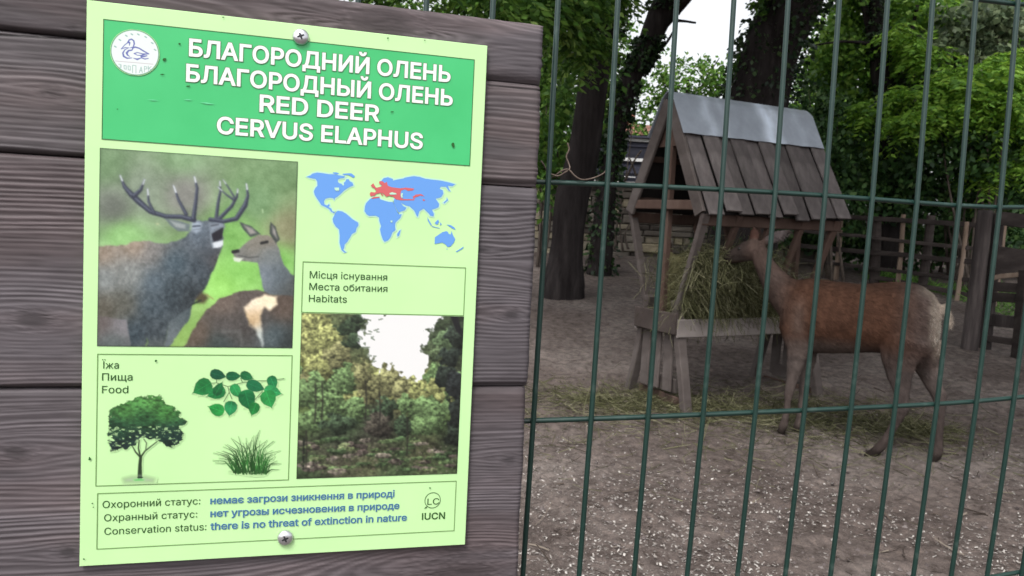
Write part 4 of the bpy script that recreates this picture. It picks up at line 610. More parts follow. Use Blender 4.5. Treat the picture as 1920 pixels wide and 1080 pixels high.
# --- world map
MC = (550, 290, .19444)
def mp(pts): return [suv(MC[0] + x * MC[2], MC[1] + y * MC[2]) for x, y in pts]
def cw(pl): return pl if sum((pl[i][0] - pl[i - 1][0]) * (pl[i][1] + pl[i - 1][1]) for i in range(len(pl))) > 0 else pl[::-1]
LAND = [
[(125, 215), (165, 200), (185, 183), (230, 172), (290, 180), (340, 188), (400, 190), (440, 200), (480, 205), (500, 212), (485, 225), (455, 228), (430, 240), (428, 260), (440, 275), (465, 282), (480, 300), (490, 290), (485, 270), (500, 262), (510, 240), (530, 235), (545, 258), (570, 270), (580, 298), (550, 308), (520, 325), (490, 345), (470, 365), (450, 385), (425, 405), (400, 420), (395, 440), (385, 420), (350, 415), (310, 425), (295, 450), (300, 480), (325, 490), (345, 475), (350, 490), (340, 505), (365, 520), (375, 545), (400, 552), (395, 565), (365, 552), (345, 525), (310, 505), (270, 487), (250, 455), (225, 420), (205, 385), (198, 355), (210, 325), (232, 300), (230, 260), (215, 235), (160, 225)],
[(375, 172), (410, 170), (445, 180), (420, 192), (395, 185)], [(470, 185), (520, 180), (560, 180), (595, 208), (580, 225), (545, 205), (520, 195), (490, 200)],
[(405, 560), (430, 540), (470, 547), (510, 570), (545, 600), (575, 625), (625, 655), (628, 680), (608, 710), (600, 745), (565, 765), (545, 800), (520, 840), (495, 865), (490, 900), (480, 915), (500, 935), (515, 947), (490, 942), (465, 920), (455, 890), (445, 850), (447, 780), (440, 720), (410, 695), (385, 655), (378, 620), (395, 585)],
[(735, 430), (760, 418), (830, 412), (835, 430), (880, 445), (920, 455), (960, 458), (985, 515), (1005, 560), (1020, 575), (1045, 575), (1030, 610), (985, 655), (980, 690), (985, 725), (955, 750), (940, 790), (915, 825), (880, 840), (862, 820), (845, 770), (835, 720), (845, 690), (828, 640), (825, 605), (790, 588), (730, 592), (705, 575), (685, 545), (690, 500), (700, 470)],
[(1035, 725), (1020, 780), (1003, 790), (1000, 765), (1020, 735)],
[(845, 255), (870, 228), (910, 218), (960, 235), (960, 250), (1000, 240), (1060, 230), (1075, 222), (1110, 215), (1160, 207), (1220, 215), (1270, 232), (1330, 240), (1420, 250), (1500, 268), (1560, 285), (1530, 305), (1490, 300), (1500, 330), (1515, 355), (1495, 345), (1470, 310), (1420, 310), (1410, 330), (1440, 345), (1445, 375), (1425, 410), (1395, 420), (1370, 425), (1385, 445), (1405, 475), (1400, 505), (1370, 520), (1335, 530), (1355, 570), (1350, 595), (1320, 590), (1300, 562), (1275, 540), (1255, 520), (1215, 545), (1200, 598), (1190, 595), (1165, 540), (1120, 500), (1080, 490), (1035, 465), (1060, 495), (1090, 510), (1075, 535), (1015, 558), (985, 510), (968, 470), (972, 430), (1000, 380), (900, 330), (890, 290), (850, 290)],
[(1290, 600), (1335, 680), (1325, 685), (1295, 635)], [(1360, 660), (1395, 625), (1405, 650), (1385, 675)], [(1335, 687), (1410, 708), (1408, 713), (1335, 694)], [(1415, 650), (1430, 672), (1415, 685)],
[(1475, 672), (1520, 680), (1550, 700), (1565, 725), (1530, 712), (1500, 690)], [(1480, 405), (1490, 440), (1455, 470), (1445, 464), (1477, 435)],
[(1365, 795), (1410, 765), (1440, 745), (1475, 737), (1490, 745), (1495, 762), (1515, 770), (1525, 735), (1535, 770), (1560, 815), (1545, 850), (1515, 885), (1485, 890), (1465, 865), (1435, 848), (1395, 855), (1360, 862)], [(1562, 937), (1630, 893), (1642, 885), (1634, 905), (1575, 940)], [(1473, 906), (1487, 906), (1480, 918)]]
RED = [[(745, 360), (785, 365), (800, 350), (775, 320), (800, 318), (840, 310), (855, 300), (825, 275), (830, 255), (860, 258), (880, 275), (900, 262), (910, 300), (950, 315), (1030, 325), (1080, 318), (1165, 328), (1150, 345), (1105, 350), (1075, 335), (1040, 345), (1032, 380), (1035, 415), (1060, 428), (1160, 430), (1150, 405), (1180, 385), (1230, 380), (1265, 402), (1225, 395), (1168, 415), (1165, 440), (1100, 440), (1030, 440), (990, 432), (960, 405), (920, 398), (897, 408), (868, 378), (840, 368), (800, 378), (780, 397), (745, 402), (735, 380)],
[(745, 300), (770, 275), (785, 300), (797, 318), (765, 320)], [(750, 420), (775, 408), (830, 405), (830, 415), (760, 426)], [(1245, 425), (1272, 440), (1250, 448)], [(845, 372), (868, 392), (862, 400), (840, 380)]]
SEA = [[(925, 372), (950, 362), (990, 372), (995, 384), (950, 386), (930, 384)], [(1038, 372), (1056, 372), (1050, 395), (1056, 415), (1040, 414), (1034, 392)], [(395, 318), (440, 318), (442, 345), (415, 350), (400, 338)], [(935, 635), (955, 635), (952, 655), (938, 652)]]
ro = root  # keep
wm = flat("world_map", [[mp(q)] for q in LAND], m_map, L2)
flat("map_halo", [[offset_poly(cw(mp(q)), .0011)] for q in LAND[:1] + LAND[3:7] + LAND[12:13]], m_halo, L1, wm)
flat("range_area", [[mp(q)] for q in RED], m_range, L3, wm)
for q in SEA: flat("inland_sea", [[mp(q)]], m_halo, L4, wm)

# --- round emblem with a bird
EC = (200, 40, .10185)
def sq(cx, cy, rx, ry): return [(cx - rx, cy - ry), (cx + rx, cy - ry), (cx + rx, cy + ry), (cx - rx, cy + ry)]
p = Pic(EC, [(EC[0] + x * EC[2], EC[1] + y * EC[2]) for x, y in ((75, 120), (995, 200), (975, 1030), (50, 970))], 190)
circ = [(525 + 447 * math.cos(t) - 10 * math.sin(t), 580 + 418 * math.sin(t) + 45 * math.cos(t)) for t in np.linspace(0, 2 * math.pi, 48, endpoint=False)]
p.poly(circ, (70, 160, 120), .006); p.poly([(525 + (x - 525) * .965, 580 + (y - 580) * .965) for x, y in circ], (246, 254, 252), .006)
BL = (98, 108, 182)
for pts, w in (([(275, 515), (340, 440), (400, 395)], [14, 16, 18]), ([(275, 515), (350, 490), (420, 495)], [12, 18, 12]), ([(400, 395), (420, 350), (465, 335), (505, 365), (515, 420), (495, 480), (440, 495)], [22, 26, 26, 28, 28, 20, 12]), ([(405, 390), (430, 400), (425, 450)], [40, 30, 12]), ([(400, 500), (340, 530), (305, 590), (320, 650), (380, 685), (470, 680)], [10, 18, 28, 34, 28, 14]), ([(480, 530), (410, 545), (375, 590), (390, 625), (430, 655)], [14, 30, 38, 30, 10]), ([(480, 500), (530, 480), (600, 500), (680, 550), (780, 605)], [22, 30, 26, 28, 20]), ([(490, 500), (470, 540), (440, 550)], [22, 16, 10]), ([(515, 600), (570, 580), (650, 600), (700, 610)], [22, 16, 18, 22]), ([(515, 600), (570, 630), (640, 635)], [16, 14, 18]), ([(500, 685), (570, 705), (640, 680)], [10, 36, 14]), ([(640, 640), (700, 610), (780, 605)], [30, 30, 14]), ([(640, 660), (700, 650), (745, 640)], [26, 30, 20]), ([(650, 680), (710, 700), (770, 690)], [20, 22, 18])): p.stroke(pts, w, BL, .006, .92)
p.stroke([(160, 735), (860, 795)], 10, (190, 172, 186), .004, .9)
for t in (200, 224, 246, 262, 280, 302, 328, 350): p.stroke([(525 + 380 * math.cos(R(t)) - 14, 560 + 350 * math.sin(R(t)) + 25), (525 + 380 * math.cos(R(t)) + 10, 560 + 350 * math.sin(R(t)) + 40)], 26, (128, 176, 166), .006, .75)
GI = (128, 176, 166)
for pts in ([(228, 795), (268, 800), (275, 820), (250, 828), (275, 838), (268, 860), (228, 855)],
            [(325, 815), (365, 822), (368, 888), (330, 880), (325, 815)], [(400, 825), (440, 832), (442, 905), (404, 897), (400, 825)],
            [(482, 950), (484, 815), (545, 822), (545, 960)], [(608, 950), (640, 845), (662, 955)], [(618, 915), (655, 918)],
            [(700, 940), (700, 835), (745, 845), (745, 880), (702, 885)], [(775, 915), (772, 830)], [(825, 840), (778, 870), (835, 905)]): p.stroke(pts, 11, GI, .005, .85)
p.build("emblem", L4)

# --- dirt specks, scratches and screws
for (x, y, rx, ry, a) in ((309, 112, 4, 3, 0), (849, 272, 3, 5, 20), (169, 859, 2.4, 3.2, 0), (293, 676, 2.2, 2.6, 0), (337, 83, 2.4, 1.6, 0), (353, 162, 4, 1.4, 10), (305, 140, 4, 1, 5), (221, 205, 2, 1, 0), (419, 33, 2, 1, 0), (727, 72, 2, 1.4, 0), (796, 76, 1.6, 1, 0), (806, 914, 1.6, 1.2, 0), (154, 455, 2, 1, 0), (158, 1047, 2, 1.4, 0), (174, 943, 1.4, 1.6, 0), (176, 950, 1.2, 1.2, 0), (735, 210, 3, 1.2, -8)):
    V = []; n = 0; k = 9
    for i in range(k):
        t = 2 * math.pi * i / k; q = random.uniform(.7, 1.2)
        V.append(S(*suv(x + rx * q * math.cos(t), y + ry * q * math.sin(t)), L4 + .0002))
    obj("dirt_speck", V, [tuple(range(k - 1, -1, -1))], m_dirt, sign)
m_scratch = plain("scratched_print", (.10, .48, .23), .4, .3)
for (x0, y0, x1, y1, w) in ((374, 192, 404, 196, 1.6), (344, 187, 362, 188, 1.2), (275, 187, 300, 189, 1.0)):
    obj("scratch", [S(*suv(x0, y0), L4), S(*suv((x0 + x1) / 2, (y0 + y1) / 2 - w), L4), S(*suv(x1, y1), L4), S(*suv((x0 + x1) / 2, (y0 + y1) / 2 + w), L4)], [(0, 3, 2, 1)], m_scratch, sign)
for (x, y) in ((564, 70), (535, 1007)):
    u, v = suv(x, y); rad = .0062; m = MB(); V = []; k = 28
    prof = [(1.0, 0), (1.0, .12), (.93, .3), (.75, .44), (.5, .53), (.30, .56)]
    for rr, hh in prof:
        for i in range(k): t = 2 * math.pi * i / k; V.append(S(u + rad * rr * math.cos(t), v + rad * rr * math.sin(t), L4 + rad * hh))
    F = [(j * k + i, j * k + (i + 1) % k, (j + 1) * k + (i + 1) % k, (j + 1) * k + i) for j in range(len(prof) - 1) for i in range(k)] + [tuple((len(prof) - 1) * k + i for i in range(k))]
    so = obj("screw", V, F, m_screw, sign, smooth=True)
    c = []; w = .13
    for i in range(4):
        t = math.pi / 2 * i + .4
        for a, b in ((w, -w), (.44, -w * .6), (.44, w * .6)):
            if a == w: a, b = w, -w
            c.append((u + rad * (a * math.cos(t) - b * math.sin(t)), v + rad * (a * math.sin(t) + b * math.cos(t))))
    flat("recess_shade", [[c]], m_recess_shade, L4 + rad * .60, so)  # flat dark cross on the head, paints the shade inside the recess
# ================================================================== PLANK PANEL
m_plank = vcol("weathered_stain", .62, .25)
PH = -T - .0006
def puv(px, py): return suv(px, py, PH)
vA = (puv(75, 47)[1] + puv(960, 164)[1]) / 2
vB = (puv(75, 288)[1] + puv(960, 349)[1]) / 2
vC = (puv(75, 727)[1] + puv(940, 728)[1]) / 2
vT = (puv(760, 7)[1] + puv(1020, 49)[1]) / 2
def uend(px, py): return puv(px, py)[0]
panel_root = root("plank_fence", S(.15, -.62, PH), "dark weathered horizontal planks behind the green sign, nailed side by side", "plank fence")
def knot_list(l): return [(puv(x, y), r) for x, y, r in l]
KN = knot_list([(60, 600, .010), (960, 590, .007), (30, 850, .008), (955, 860, .006), (722, 42, .020), (868, 1085, .030), (128, 1036, .006), (905, 468, .004), (135, 50, .004), (95, 172, .006), (1205, 500, .02)])
def plank(u0, u1t, u1b, vt, vb, seed, tone, thick=.026):
    n = 190; m = int(max(40, (vt - vb) / .00085))
    tt = np.linspace(0, 1, m); ss = np.linspace(0, 1, n)
    TT, SS = np.meshgrid(tt, ss, indexing='ij')
    VV = vt + (vb - vt) * TT
    endj = (fbm(np.linspace(0, 12, m), np.zeros(m), seed + 5, 3) - .5) * .0022
    UE = (u1t + (u1b - u1t) * TT) + endj[:, None]
    UU = u0 + (UE - u0) * SS
    g = VV + (fbm(UU * 3.2, VV * 9, seed, 3) - .5) * .030 + (fbm(UU * 11, VV * 50, seed + 3, 2) - .5) * .0035
    kn = np.zeros_like(g)
    for (ku, kv), kr in KN:
        d2 = ((UU - ku) / 1.9) ** 2 + (VV - kv) ** 2
        w = np.exp(-d2 / (2 * (kr * 1.5) ** 2)); side = np.tanh((VV - kv) / (kr * .35))
        g = g - side * w * kr * (1.5 if kr > .015 else .9)
        kn = np.maximum(kn, np.exp(-(d2 / (kr * .62) ** 2) ** 2))
        g = g * (1 - kn) + kn * (np.sqrt(d2) * 1.0)
    per = .0040 + .0032 * vn(g * 24, g * 0, seed + 9)
    ph = np.cumsum(np.ones(4000)) * 0
    q = g / .0042 + 1.1 * vn(g * 130, g * 0 + 3, seed + 11)
    saw = q - np.floor(q)
    ridge = np.where(saw < .72, saw / .72, (1 - saw) / .28)
    amp = .15 + 1.15 * np.clip(vn(g * 38, UU * 1.5, seed + 21) * 1.5 - .25, 0, 1)
    fine = fbm(UU * 22, VV * 900, seed + 31, 3) - .5
    hgt = (ridge - .5) * amp * .00085 + fine * .0006 * (1 - kn * .5) + (fbm(UU * 5, VV * 14, seed + 41, 2) - .5) * .0016
    e = np.minimum((VV - vb), (vt - VV)); hgt = hgt - .0045 * np.exp(-(np.clip(e, 0, 1) / (.0016 + .0030 * np.clip((UU - .24) * 8, 0, 1))) ** 1.5)
    hgt = hgt - .0012 * np.exp(-((UE - UU) / .002) ** 2)
    crack = np.zeros_like(g)
    for (ca, cb) in CRACK:
        if vb < ca[1] < vt:
            t = np.clip((UU - ca[0]) / (cb[0] - ca[0]), 0, 1); cv = ca[1] + (cb[1] - ca[1]) * t + (fbm(UU * 30, UU * 0, 77, 2) - .5) * .0016
            ins = (UU > min(ca[0], cb[0])) & (UU < max(ca[0], cb[0]))
            crack = np.maximum(crack, np.exp(-((VV - cv) / .0007) ** 2) * ins)
    hgt = hgt - crack * .002
    P = Sarr(UU.ravel(), VV.ravel(), PH - .0012 + np.clip(hgt.ravel(), -.0065, .0010))
    base = np.array(tone)
    big = fbm(UU * 7, VV * 16, seed + 51, 4)[..., None]
    mottle = fbm(UU * 60, VV * 420, seed + 61, 3)[..., None]
    warm = np.clip((fbm(UU * 5, VV * 30, seed + 71, 3) - .45) * 4, 0, 1)[..., None]
    c = base * (1 - warm) + base * np.array((1.07, .97, .93)) * warm
    c = .86 * c * (.62 + .75 * big) * (.72 + .56 * mottle) * (.80 + .48 * (ridge * np.clip(amp, 0, 1))[..., None])
    c = c * (1 - .42 * kn[..., None]) * (1 - .8 * crack[..., None])
    ids = np.arange(m * n).reshape(m, n)
    F = np.stack([ids[:-1, :-1], ids[1:, :-1], ids[1:, 1:], ids[:-1, 1:]], -1).reshape(-1, 4)
    # rim and back
    loop = np.concatenate([ids[0, ::-1], ids[1:, 0], ids[-1, 1:], ids[-2:0:-1, -1]])
    B = P[loop] - SN * thick
    nb = len(P); L = len(loop); k = np.arange(L)
    rim = np.stack([loop, loop[(k + 1) % L], nb + (k + 1) % L, nb + k], -1)
    P = np.concatenate([P, B]); cc = np.concatenate([c.reshape(-1, 3), c.reshape(-1, 3)[loop] * .9])
    o = obj("plank", P, np.concatenate([F, rim[:, ::-1]]), m_plank, panel_root, smooth=True, cols=cc)
    return o
CRACK = [(puv(-40, 62), puv(160, 71)), (puv(915, 160), puv(1018, 168))]
TONE = (.086, .075, .083)
ul = -.30
plank(ul, uend(1021, 48), uend(1015.5, 165), vT, vA + .0003, 3, TONE)
plank(ul, uend(1015.8, 165), uend(1008, 347), vA - .0003, vB + .0005, 14, (.093, .081, .087))
plank(ul, uend(1009.5, 356), uend(990, 727), vB - .0005, vC + .0005, 25, TONE)
plank(ul, uend(988, 731), uend(966, 1180), vC - .0005, vC - .215, 36, (.084, .072, .079))
m_oldwood = noisy("old_grey_wood", [(.3, (.030, .026, .025)), (.7, (.085, .074, .07))], 14, (1, 1, .12), 6, .85, .1, .6, 40)
# a post stands behind the mesh; the planks are fixed to it
post = MB()
pb = S(uend(1012, 350) - .022, 0, -.12)
pt = S(uend(1012, 350) - .022, 0, -.12); pt[2] = at(1018, 215, 0.72)[2]
pbt = np.array(pt); pbt[2] = -0.02
post.beam(pbt + SU * .0 , pt, .075, .06, up=SN, bev=.006, seg=4, jit=.002)
po = post.build("fence_post", m_oldwood)
tag(po, "dark wooden post behind the right end of the planks, between them and the wire mesh", "post")

# ================================================================== WIRE MESH FENCE
FS = 1.07
FP = np.array([[[.0277, .6501, .2309], [.0264, .6445, .0304], [.0234, .6409, -.1743], [.0196, .6413, -.3745]], [[.0778, .6577, .2314], [.0767, .6522, .0311], [.0738, .6489, -.1725], [.0695, .6495, -.3726]], [[.1281, .6656, .2316], [.1275, .6601, .0316], [.1246, .6573, -.1706], [.1195, .6583, -.3707]], [[.1785, .6744, .2316], [.1783, .6688, .0319], [.1752, .6666, -.1687], [.1694, .6679, -.3688]], [[.2284, .6847, .2312], [.2283, .6792, .0319], [.2249, .6775, -.1672], [.2188, .6791, -.3671]], [[.2775, .6968, .2303], [.2773, .6914, .0318], [.274, .6899, -.1663], [.2679, .6916, -.3658]], [[.3264, .7103, .2287], [.3261, .7046, .0312], [.3229, .7033, -.1655], [.3167, .7052, -.3646]], [[.3747, .725, .2264], [.3745, .7189, .0304], [.3713, .7176, -.1649], [.3652, .7198, -.3633]], [[.4229, .74, .2243], [.4226, .7337, .0299], [.4195, .7324, -.1643], [.4134, .7352, -.3615]], [[.4714, .7544, .2246], [.4707, .7484, .0306], [.4673, .7478, -.1632], [.4613, .7512, -.3588]], [[.5192, .769, .2282], [.5183, .7637, .0331], [.5147, .7635, -.1613], [.5091, .7674, -.3556]], [[.5669, .7837, .2324], [.5658, .7791, .0363], [.5621, .7793, -.159], [.5565, .7833, -.354]]])
FP[8:, 0, 2] += np.array([0, .001, .002, .003])
FP = np.concatenate([np.stack([FP[0] - k * (FP[1] - FP[0]) * (1.06 if k > 0 else 1) for k in (5, 4, 3, 2, 1)]), FP, np.stack([FP[-1] + k * (FP[-1] - FP[-2]) for k in range(1, 15)])])
FP = FP * FS; FP[:, :, 2] += H
m_wire, _nt, _b = newmat("green_coated_wire", .38, .5)
_tc = _nt.nodes.new('ShaderNodeTexCoord'); _no = _nt.nodes.new('ShaderNodeTexNoise'); _no.inputs['Scale'].default_value = 60; _no.inputs['Detail'].default_value = 5
_nt.links.new(_tc.outputs['Object'], _no.inputs[0]); _rp = ramp(_nt, [(.25, (.006, .024, .020)), (.6, (.009, .031, .025)), (.8, (.045, .07, .062))]); _nt.links.new(_no.outputs[0], _rp.inputs[0]); _nt.links.new(_rp.outputs[0], _b.inputs['Base Color'])
fence = root("wire_mesh_fence", (float(FP[5, 3, 0]), float(FP[5, 3, 1]), 0), "green coated wire mesh fence panel running right from behind the planks", "wire fence")
WR = .0023 * FS
for i in range(len(FP)):
    q = [Vector(p) for p in FP[i]]
    pts = [q[0] + (q[0] - q[1]) * 1.2, q[0]]
    for k in range(3):
        for t in (.25, .5, .75, 1): pts.append(q[k].lerp(q[k + 1], t) + Vector((0, -.0006 * math.sin(math.pi * t), 0)))
    pts.append(q[3] + (q[3] - q[2]) * 4.6)
    MB().tube(pts, WR, 10).build("vertical_wire", m_wire, fence, True)
rows = [FP[:, 0] + (FP[:, 0] - FP[:, 1])] + [FP[:, k] for k in range(4)] + [FP[:, 3] + k * (FP[:, 3] - FP[:, 2]) for k in (1, 2, 3, 4)]
for r_ in rows:
    r_ = r_ + np.array([0, 1.0, 0]) * WR * 1.75
    MB().tube([Vector(p) for p in r_], WR, 10).build("horizontal_wire", m_wire, fence, True)
m_rust = noisy("rusty_wire", [(.3, (.05, .035, .028)), (.7, (.14, .11, .092))], 90, rough=.75, bump=.2)
YD = .6501 * FS
tw = root("tie_wire", at(1085, 333, YD), "rusty twisted tie wire hooked over the fence mesh beside the planks", "tie wire")
P1 = [(1138, 318, -.010), (1130, 326, -.012), (1112, 334, -.010), (1092, 337, -.012), (1078, 330, -.010), (1066, 318, -.008), (1054, 320, -.006), (1044, 327, -.004), (1035, 333, .004), (1026, 322, .008), (1019, 308, .006), (1015, 302, .01)]
P2 = [(1064, 268, .006), (1067, 280, .003), (1062, 293, .001), (1066, 306, -.002), (1068, 316, -.005), (1058, 324, -.009), (1046, 330, -.008), (1034, 327, -.006), (1026, 331, .002)]
def smooth(pp, n=5):
    P = np.array(pp, float); out = []
    for i in range(len(P) - 1):
        a = P[max(i - 1, 0)]; b = P[i]; c = P[i + 1]; d = P[min(i + 2, len(P) - 1)]
        for t in np.linspace(0, 1, n, endpoint=False):
            out.append(.5 * ((2 * b) + (c - a) * t + (2 * a - 5 * b + 4 * c - d) * t * t + (3 * b - a - 3 * c + d) * t ** 3))
    out.append(P[-1]); return np.array(out)
for pp in (P1, P2):
    MB().tube([at(x, y, YD + .02 * (x - 1035) / 100 + z) for x, y, z in smooth(pp)], .00075, 6).build("wire_strand", m_rust, tw, True)

# ================================================================== HAY FEEDER
m_roofwood = noisy("grey_roof_boards", [(.25, (0.040, 0.035, 0.035)), (.5, (0.083, 0.072, 0.071)), (.8, (0.145, 0.130, 0.124))], 9, (1, 1, .08), 7, .8, .15, .5, 30, island=.28)
m_brown = noisy("brown_timber", [(.25, (0.036, 0.022, 0.017)), (.55, (0.073, 0.047, 0.038)), (.8, (0.116, 0.084, 0.070))], 8, (.5, .5, .2), 6, .85, .12, .5, 30, island=.22)
m_greywood = noisy("greyed_timber", [(.25, (0.043, 0.034, 0.032)), (.55, (0.090, 0.076, 0.071)), (.8, (0.133, 0.116, 0.110))], 8, (.3, .3, .5), 6, .85, .12, .5, 30, island=.18)
m_darkwood = noisy("dark_end_wood", [(.3, (.030, .024, .022)), (.7, (.075, .060, .055))], 8, (.5, .5, .5), 6, .85, .1, .5, 30)
m_litwood = noisy("lit_greyed_board", [(.25, (.12, .105, .10)), (.55, (.21, .185, .175)), (.8, (.29, .265, .25))], 8, (.12, .5, .5), 6, .85, .12, .5, 30)  # lighter copy of the greyed timber, paints light onto the manger boards
m_zinc = bpy.data.materials.new("zinc_sheet"); m_zinc.use_nodes = True
_nt = m_zinc.node_tree; _b = _nt.nodes['Principled BSDF']; _b.inputs['Metallic'].default_value = .25; _b.inputs['Roughness'].default_value = .42
_tc = _nt.nodes.new('ShaderNodeTexCoord'); _no = _nt.nodes.new('ShaderNodeTexNoise'); _no.inputs['Scale'].default_value = 7; _no.inputs['Detail'].default_value = 8; _no.inputs['Roughness'].default_value = .7
_nt.links.new(_tc.outputs['Object'], _no.inputs[0])
_vc = _nt.nodes.new('ShaderNodeVertexColor'); _vc.layer_name = 'Col'
_rp = ramp(_nt, [(.3, (.82, .82, .82)), (.7, (1.1, 1.1, 1.1))]); _nt.links.new(_no.outputs[0], _rp.inputs[0])
_mx = _nt.nodes.new('ShaderNodeMix'); _mx.data_type = 'RGBA'; _mx.blend_type = 'MULTIPLY'; _mx.inputs[0].default_value = 1
_nt.links.new(_vc.outputs[0], _mx.inputs[6]); _nt.links.new(_rp.outputs[0], _mx.inputs[7]); _nt.links.new(_mx.outputs[2], _b.inputs['Base Color'])

Y0 = 5.42
EL = at(1322, 398, Y0); ER = at(1583, 402, Y0 * 1.118)
zE = (EL.z + ER.z) / 2; EL.z = ER.z = zE
DL = (ER - EL); LEN = DL.length; DL.normalize(); DS = Vector((-DL.y, DL.x, 0))       # DS: away from the viewer
rr = ray(1261, 181); w_ = 0
best = min(((abs((EL.x + DS.x * w - .0) / (EL.y + DS.y * w) - rr[0]), w) for w in np.linspace(.2, .9, 141)))
HW = best[1]
zR = H + rr[2] * (EL.y + DS.y * HW)
def fp(l, s, z): return EL + DL * l + DS * s + Vector((0, 0, z - zE))
fzg = float(gz(EL.x, EL.y + .4))
zM = at(1300, 600, Y0 + .25).z          # floor of the manger
WM = .17
feeder = root("hay_feeder", fp(LEN / 2, HW, fzg), "wooden hay rack under a steep plank roof capped with grey metal sheet", "hay feeder")
# roof boards, both slopes
nb = 10; SLOPE = Vector((0, 0, 0))
for side in (0, 1):
    e0 = (lambda l, z_=0: fp(l, 0 - .03, zE - .04)) if side == 0 else (lambda l, z_=0: fp(l, 2 * HW + .03, zE - .04))
    top = lambda l: fp(l, HW, zR - .012)
    nrm = (DS * -1 * (zR - zE) + Vector((0, 0, 1)) * HW).normalized() if side == 0 else (DS * (zR - zE) + Vector((0, 0, 1)) * HW).normalized()
    for k in range(nb):
        l = (k + .5) * LEN / nb; w = LEN / nb * (1.02 if k % 2 else .98)
        lift = (.036 if k % 2 else .014) + random.uniform(0, .008)
        j = random.uniform(-.012, .012)
        a = e0(l + random.uniform(-.006, .006)) + Vector((0, 0, random.uniform(-.018, .018)))
        MB().beam(a + nrm * lift, top(l + j) + nrm * lift * .7, w, .018, up=nrm, bev=.004, seg=3, jit=.0025).build("roof_board", m_roofwood, feeder)
for side in (0, 1):
    q0 = 0 if side == 0 else 2 * HW; nrm = (DS * (-1 if side == 0 else 1) * (zR - zE) + Vector((0, 0, 1)) * HW).normalized()
    for lz in (.12, .5, .86):
        a = fp(.0, q0 + (HW - q0) * lz, zE + (zR - zE) * lz - .03) - nrm * .012; MB().beam(a, a + DL * LEN, .05, .02, up=nrm).build("roof_batten", m_brown, feeder)
    V_ = [fp(0, q0, zE - .03) - nrm * .0, fp(LEN, q0, zE - .03), fp(LEN, HW, zR - .03), fp(0, HW, zR - .03)]
    obj("roof_underlay", V_, [(0, 1, 2, 3)], plain("tarred_felt", (.02, .018, .018), .9, .05), feeder)
# metal ridge cap, two flaps with old streaks
zc = zR + .035
pc = at(1283, 257, 5.6); 
fr = .405
V = []; C = []; F = []; nn = 40; mm = 10
for side in (0, 1):
    for i in range(nn + 1):
        l = -.045 + (LEN + .03) * i / nn
        for j in range(mm + 1):
            t = j / mm; s_ = HW + (1 if side else -1) * HW * fr * t; z = zc + (zE - zR) * fr * t * 1.0 + .0016 * math.sin(i * .9) * t + .0008 * math.sin(i * 2.3 + j)
            nrm = (DS * (1 if side else -1) * (zR - zE) + Vector((0, 0, 1)) * HW).normalized()
            V.append(fp(l, s_, z) + nrm * .035 * min(1, t * 6))
            x = i / nn; st = 0
            for cx, cw_, am in ((.20, .030, .30), (.31, .02, .12), (.62, .042, .62), (.68, .03, .35), (.86, .02, .1)):
                st = max(st, am * math.exp(-((x - cx - .05 * (t - .5) * 0 + .012 * math.sin(t * 9 + cx * 20)) / cw_) ** 2))
            b = .30 + .62 * st; C.append((b * .88, b * .98, b * 1.14))
for side in (0, 1):
    o = side * (nn + 1) * (mm + 1)
    for i in range(nn):
        for j in range(mm):
            q = (o + i * (mm + 1) + j, o + (i + 1) * (mm + 1) + j, o + (i + 1) * (mm + 1) + j + 1, o + i * (mm + 1) + j + 1)
            F.append(q if side else q[::-1])
capo = obj("ridge_cap", V, F, m_zinc, feeder, cols=C)
sm = capo.modifiers.new("thick", 'SOLIDIFY'); sm.thickness = .004; sm.offset = 0
# gable frame at both ends
for l, first in ((-.02, 1), (LEN - .06, 0)):
    for s_ in (0, 2 * HW):
        MB().beam(fp(l, s_ + (.03 if s_ == 0 else -.03), zE - .03), fp(l, HW + (-.01 if s_ == 0 else .01), zR - .03), .03, .10, up=(DS * (-1 if s_ == 0 else 1) * (zR - zE) + Vector((0, 0, 1)) * HW), seg=2, jit=.003).build("gable_rafter", m_greywood if first else m_brown, feeder)
    zt = zE + (zR - zE) * .56
    hw2 = HW * .44
    gb = [fp(l + .03, HW - hw2, zt), fp(l + .03, HW + hw2, zt), fp(l + .03, HW + .02, zR - .1), fp(l + .03, HW - .02, zR - .1)]
    gb2 = [p + DL * .02 for p in gb]
    obj("gable_board", gb + gb2, [(0, 3, 2, 1), (4, 5, 6, 7), (0, 1, 5, 4), (1, 2, 6, 5), (2, 3, 7, 6), (3, 0, 4, 7)], m_brown, feeder)
    MB().beam(fp(l + .01, .03, zE + .03), fp(l + .01, 2 * HW - .03, zE + .03), .035, .07, seg=2, jit=.002).build("tie_beam", m_brown, feeder)
    MB().beam(fp(l + .055, HW, zM - .08), fp(l + .055, HW, zR - .06), .05, .05, up=DS, seg=2, jit=.002).build("king_post", m_brown, feeder)
# eave beams under the roof edge
for s_ in (.03, 2 * HW - .03):
    MB().beam(fp(-.01, s_, zE - .075), fp(LEN - .01, s_, zE - .075), .035, .085, seg=3, jit=.002).build("eave_beam", m_brown, feeder)
# slats running in and down from the eaves to the manger
for s0, s1 in ((.01, HW - WM), (2 * HW - .01, HW + WM)):
    for k, (l0, l1) in enumerate(((.015, .03), (.33, .31), (.66, .64), (.99, .97), (LEN - .06, LEN - .1))):
        thick = .055 if k in (0, 4) else .042
        MB().beam(fp(l0, s0, zE - .03), fp(l1, s1, zM + (.02 if k in (0, 4) else .06)), thick * 1.25, .04, up=DL.cross(Vector((0, 0, 1))), seg=3, jit=.003, w1=thick).build("rack_slat", m_brown if k else m_greywood, feeder)
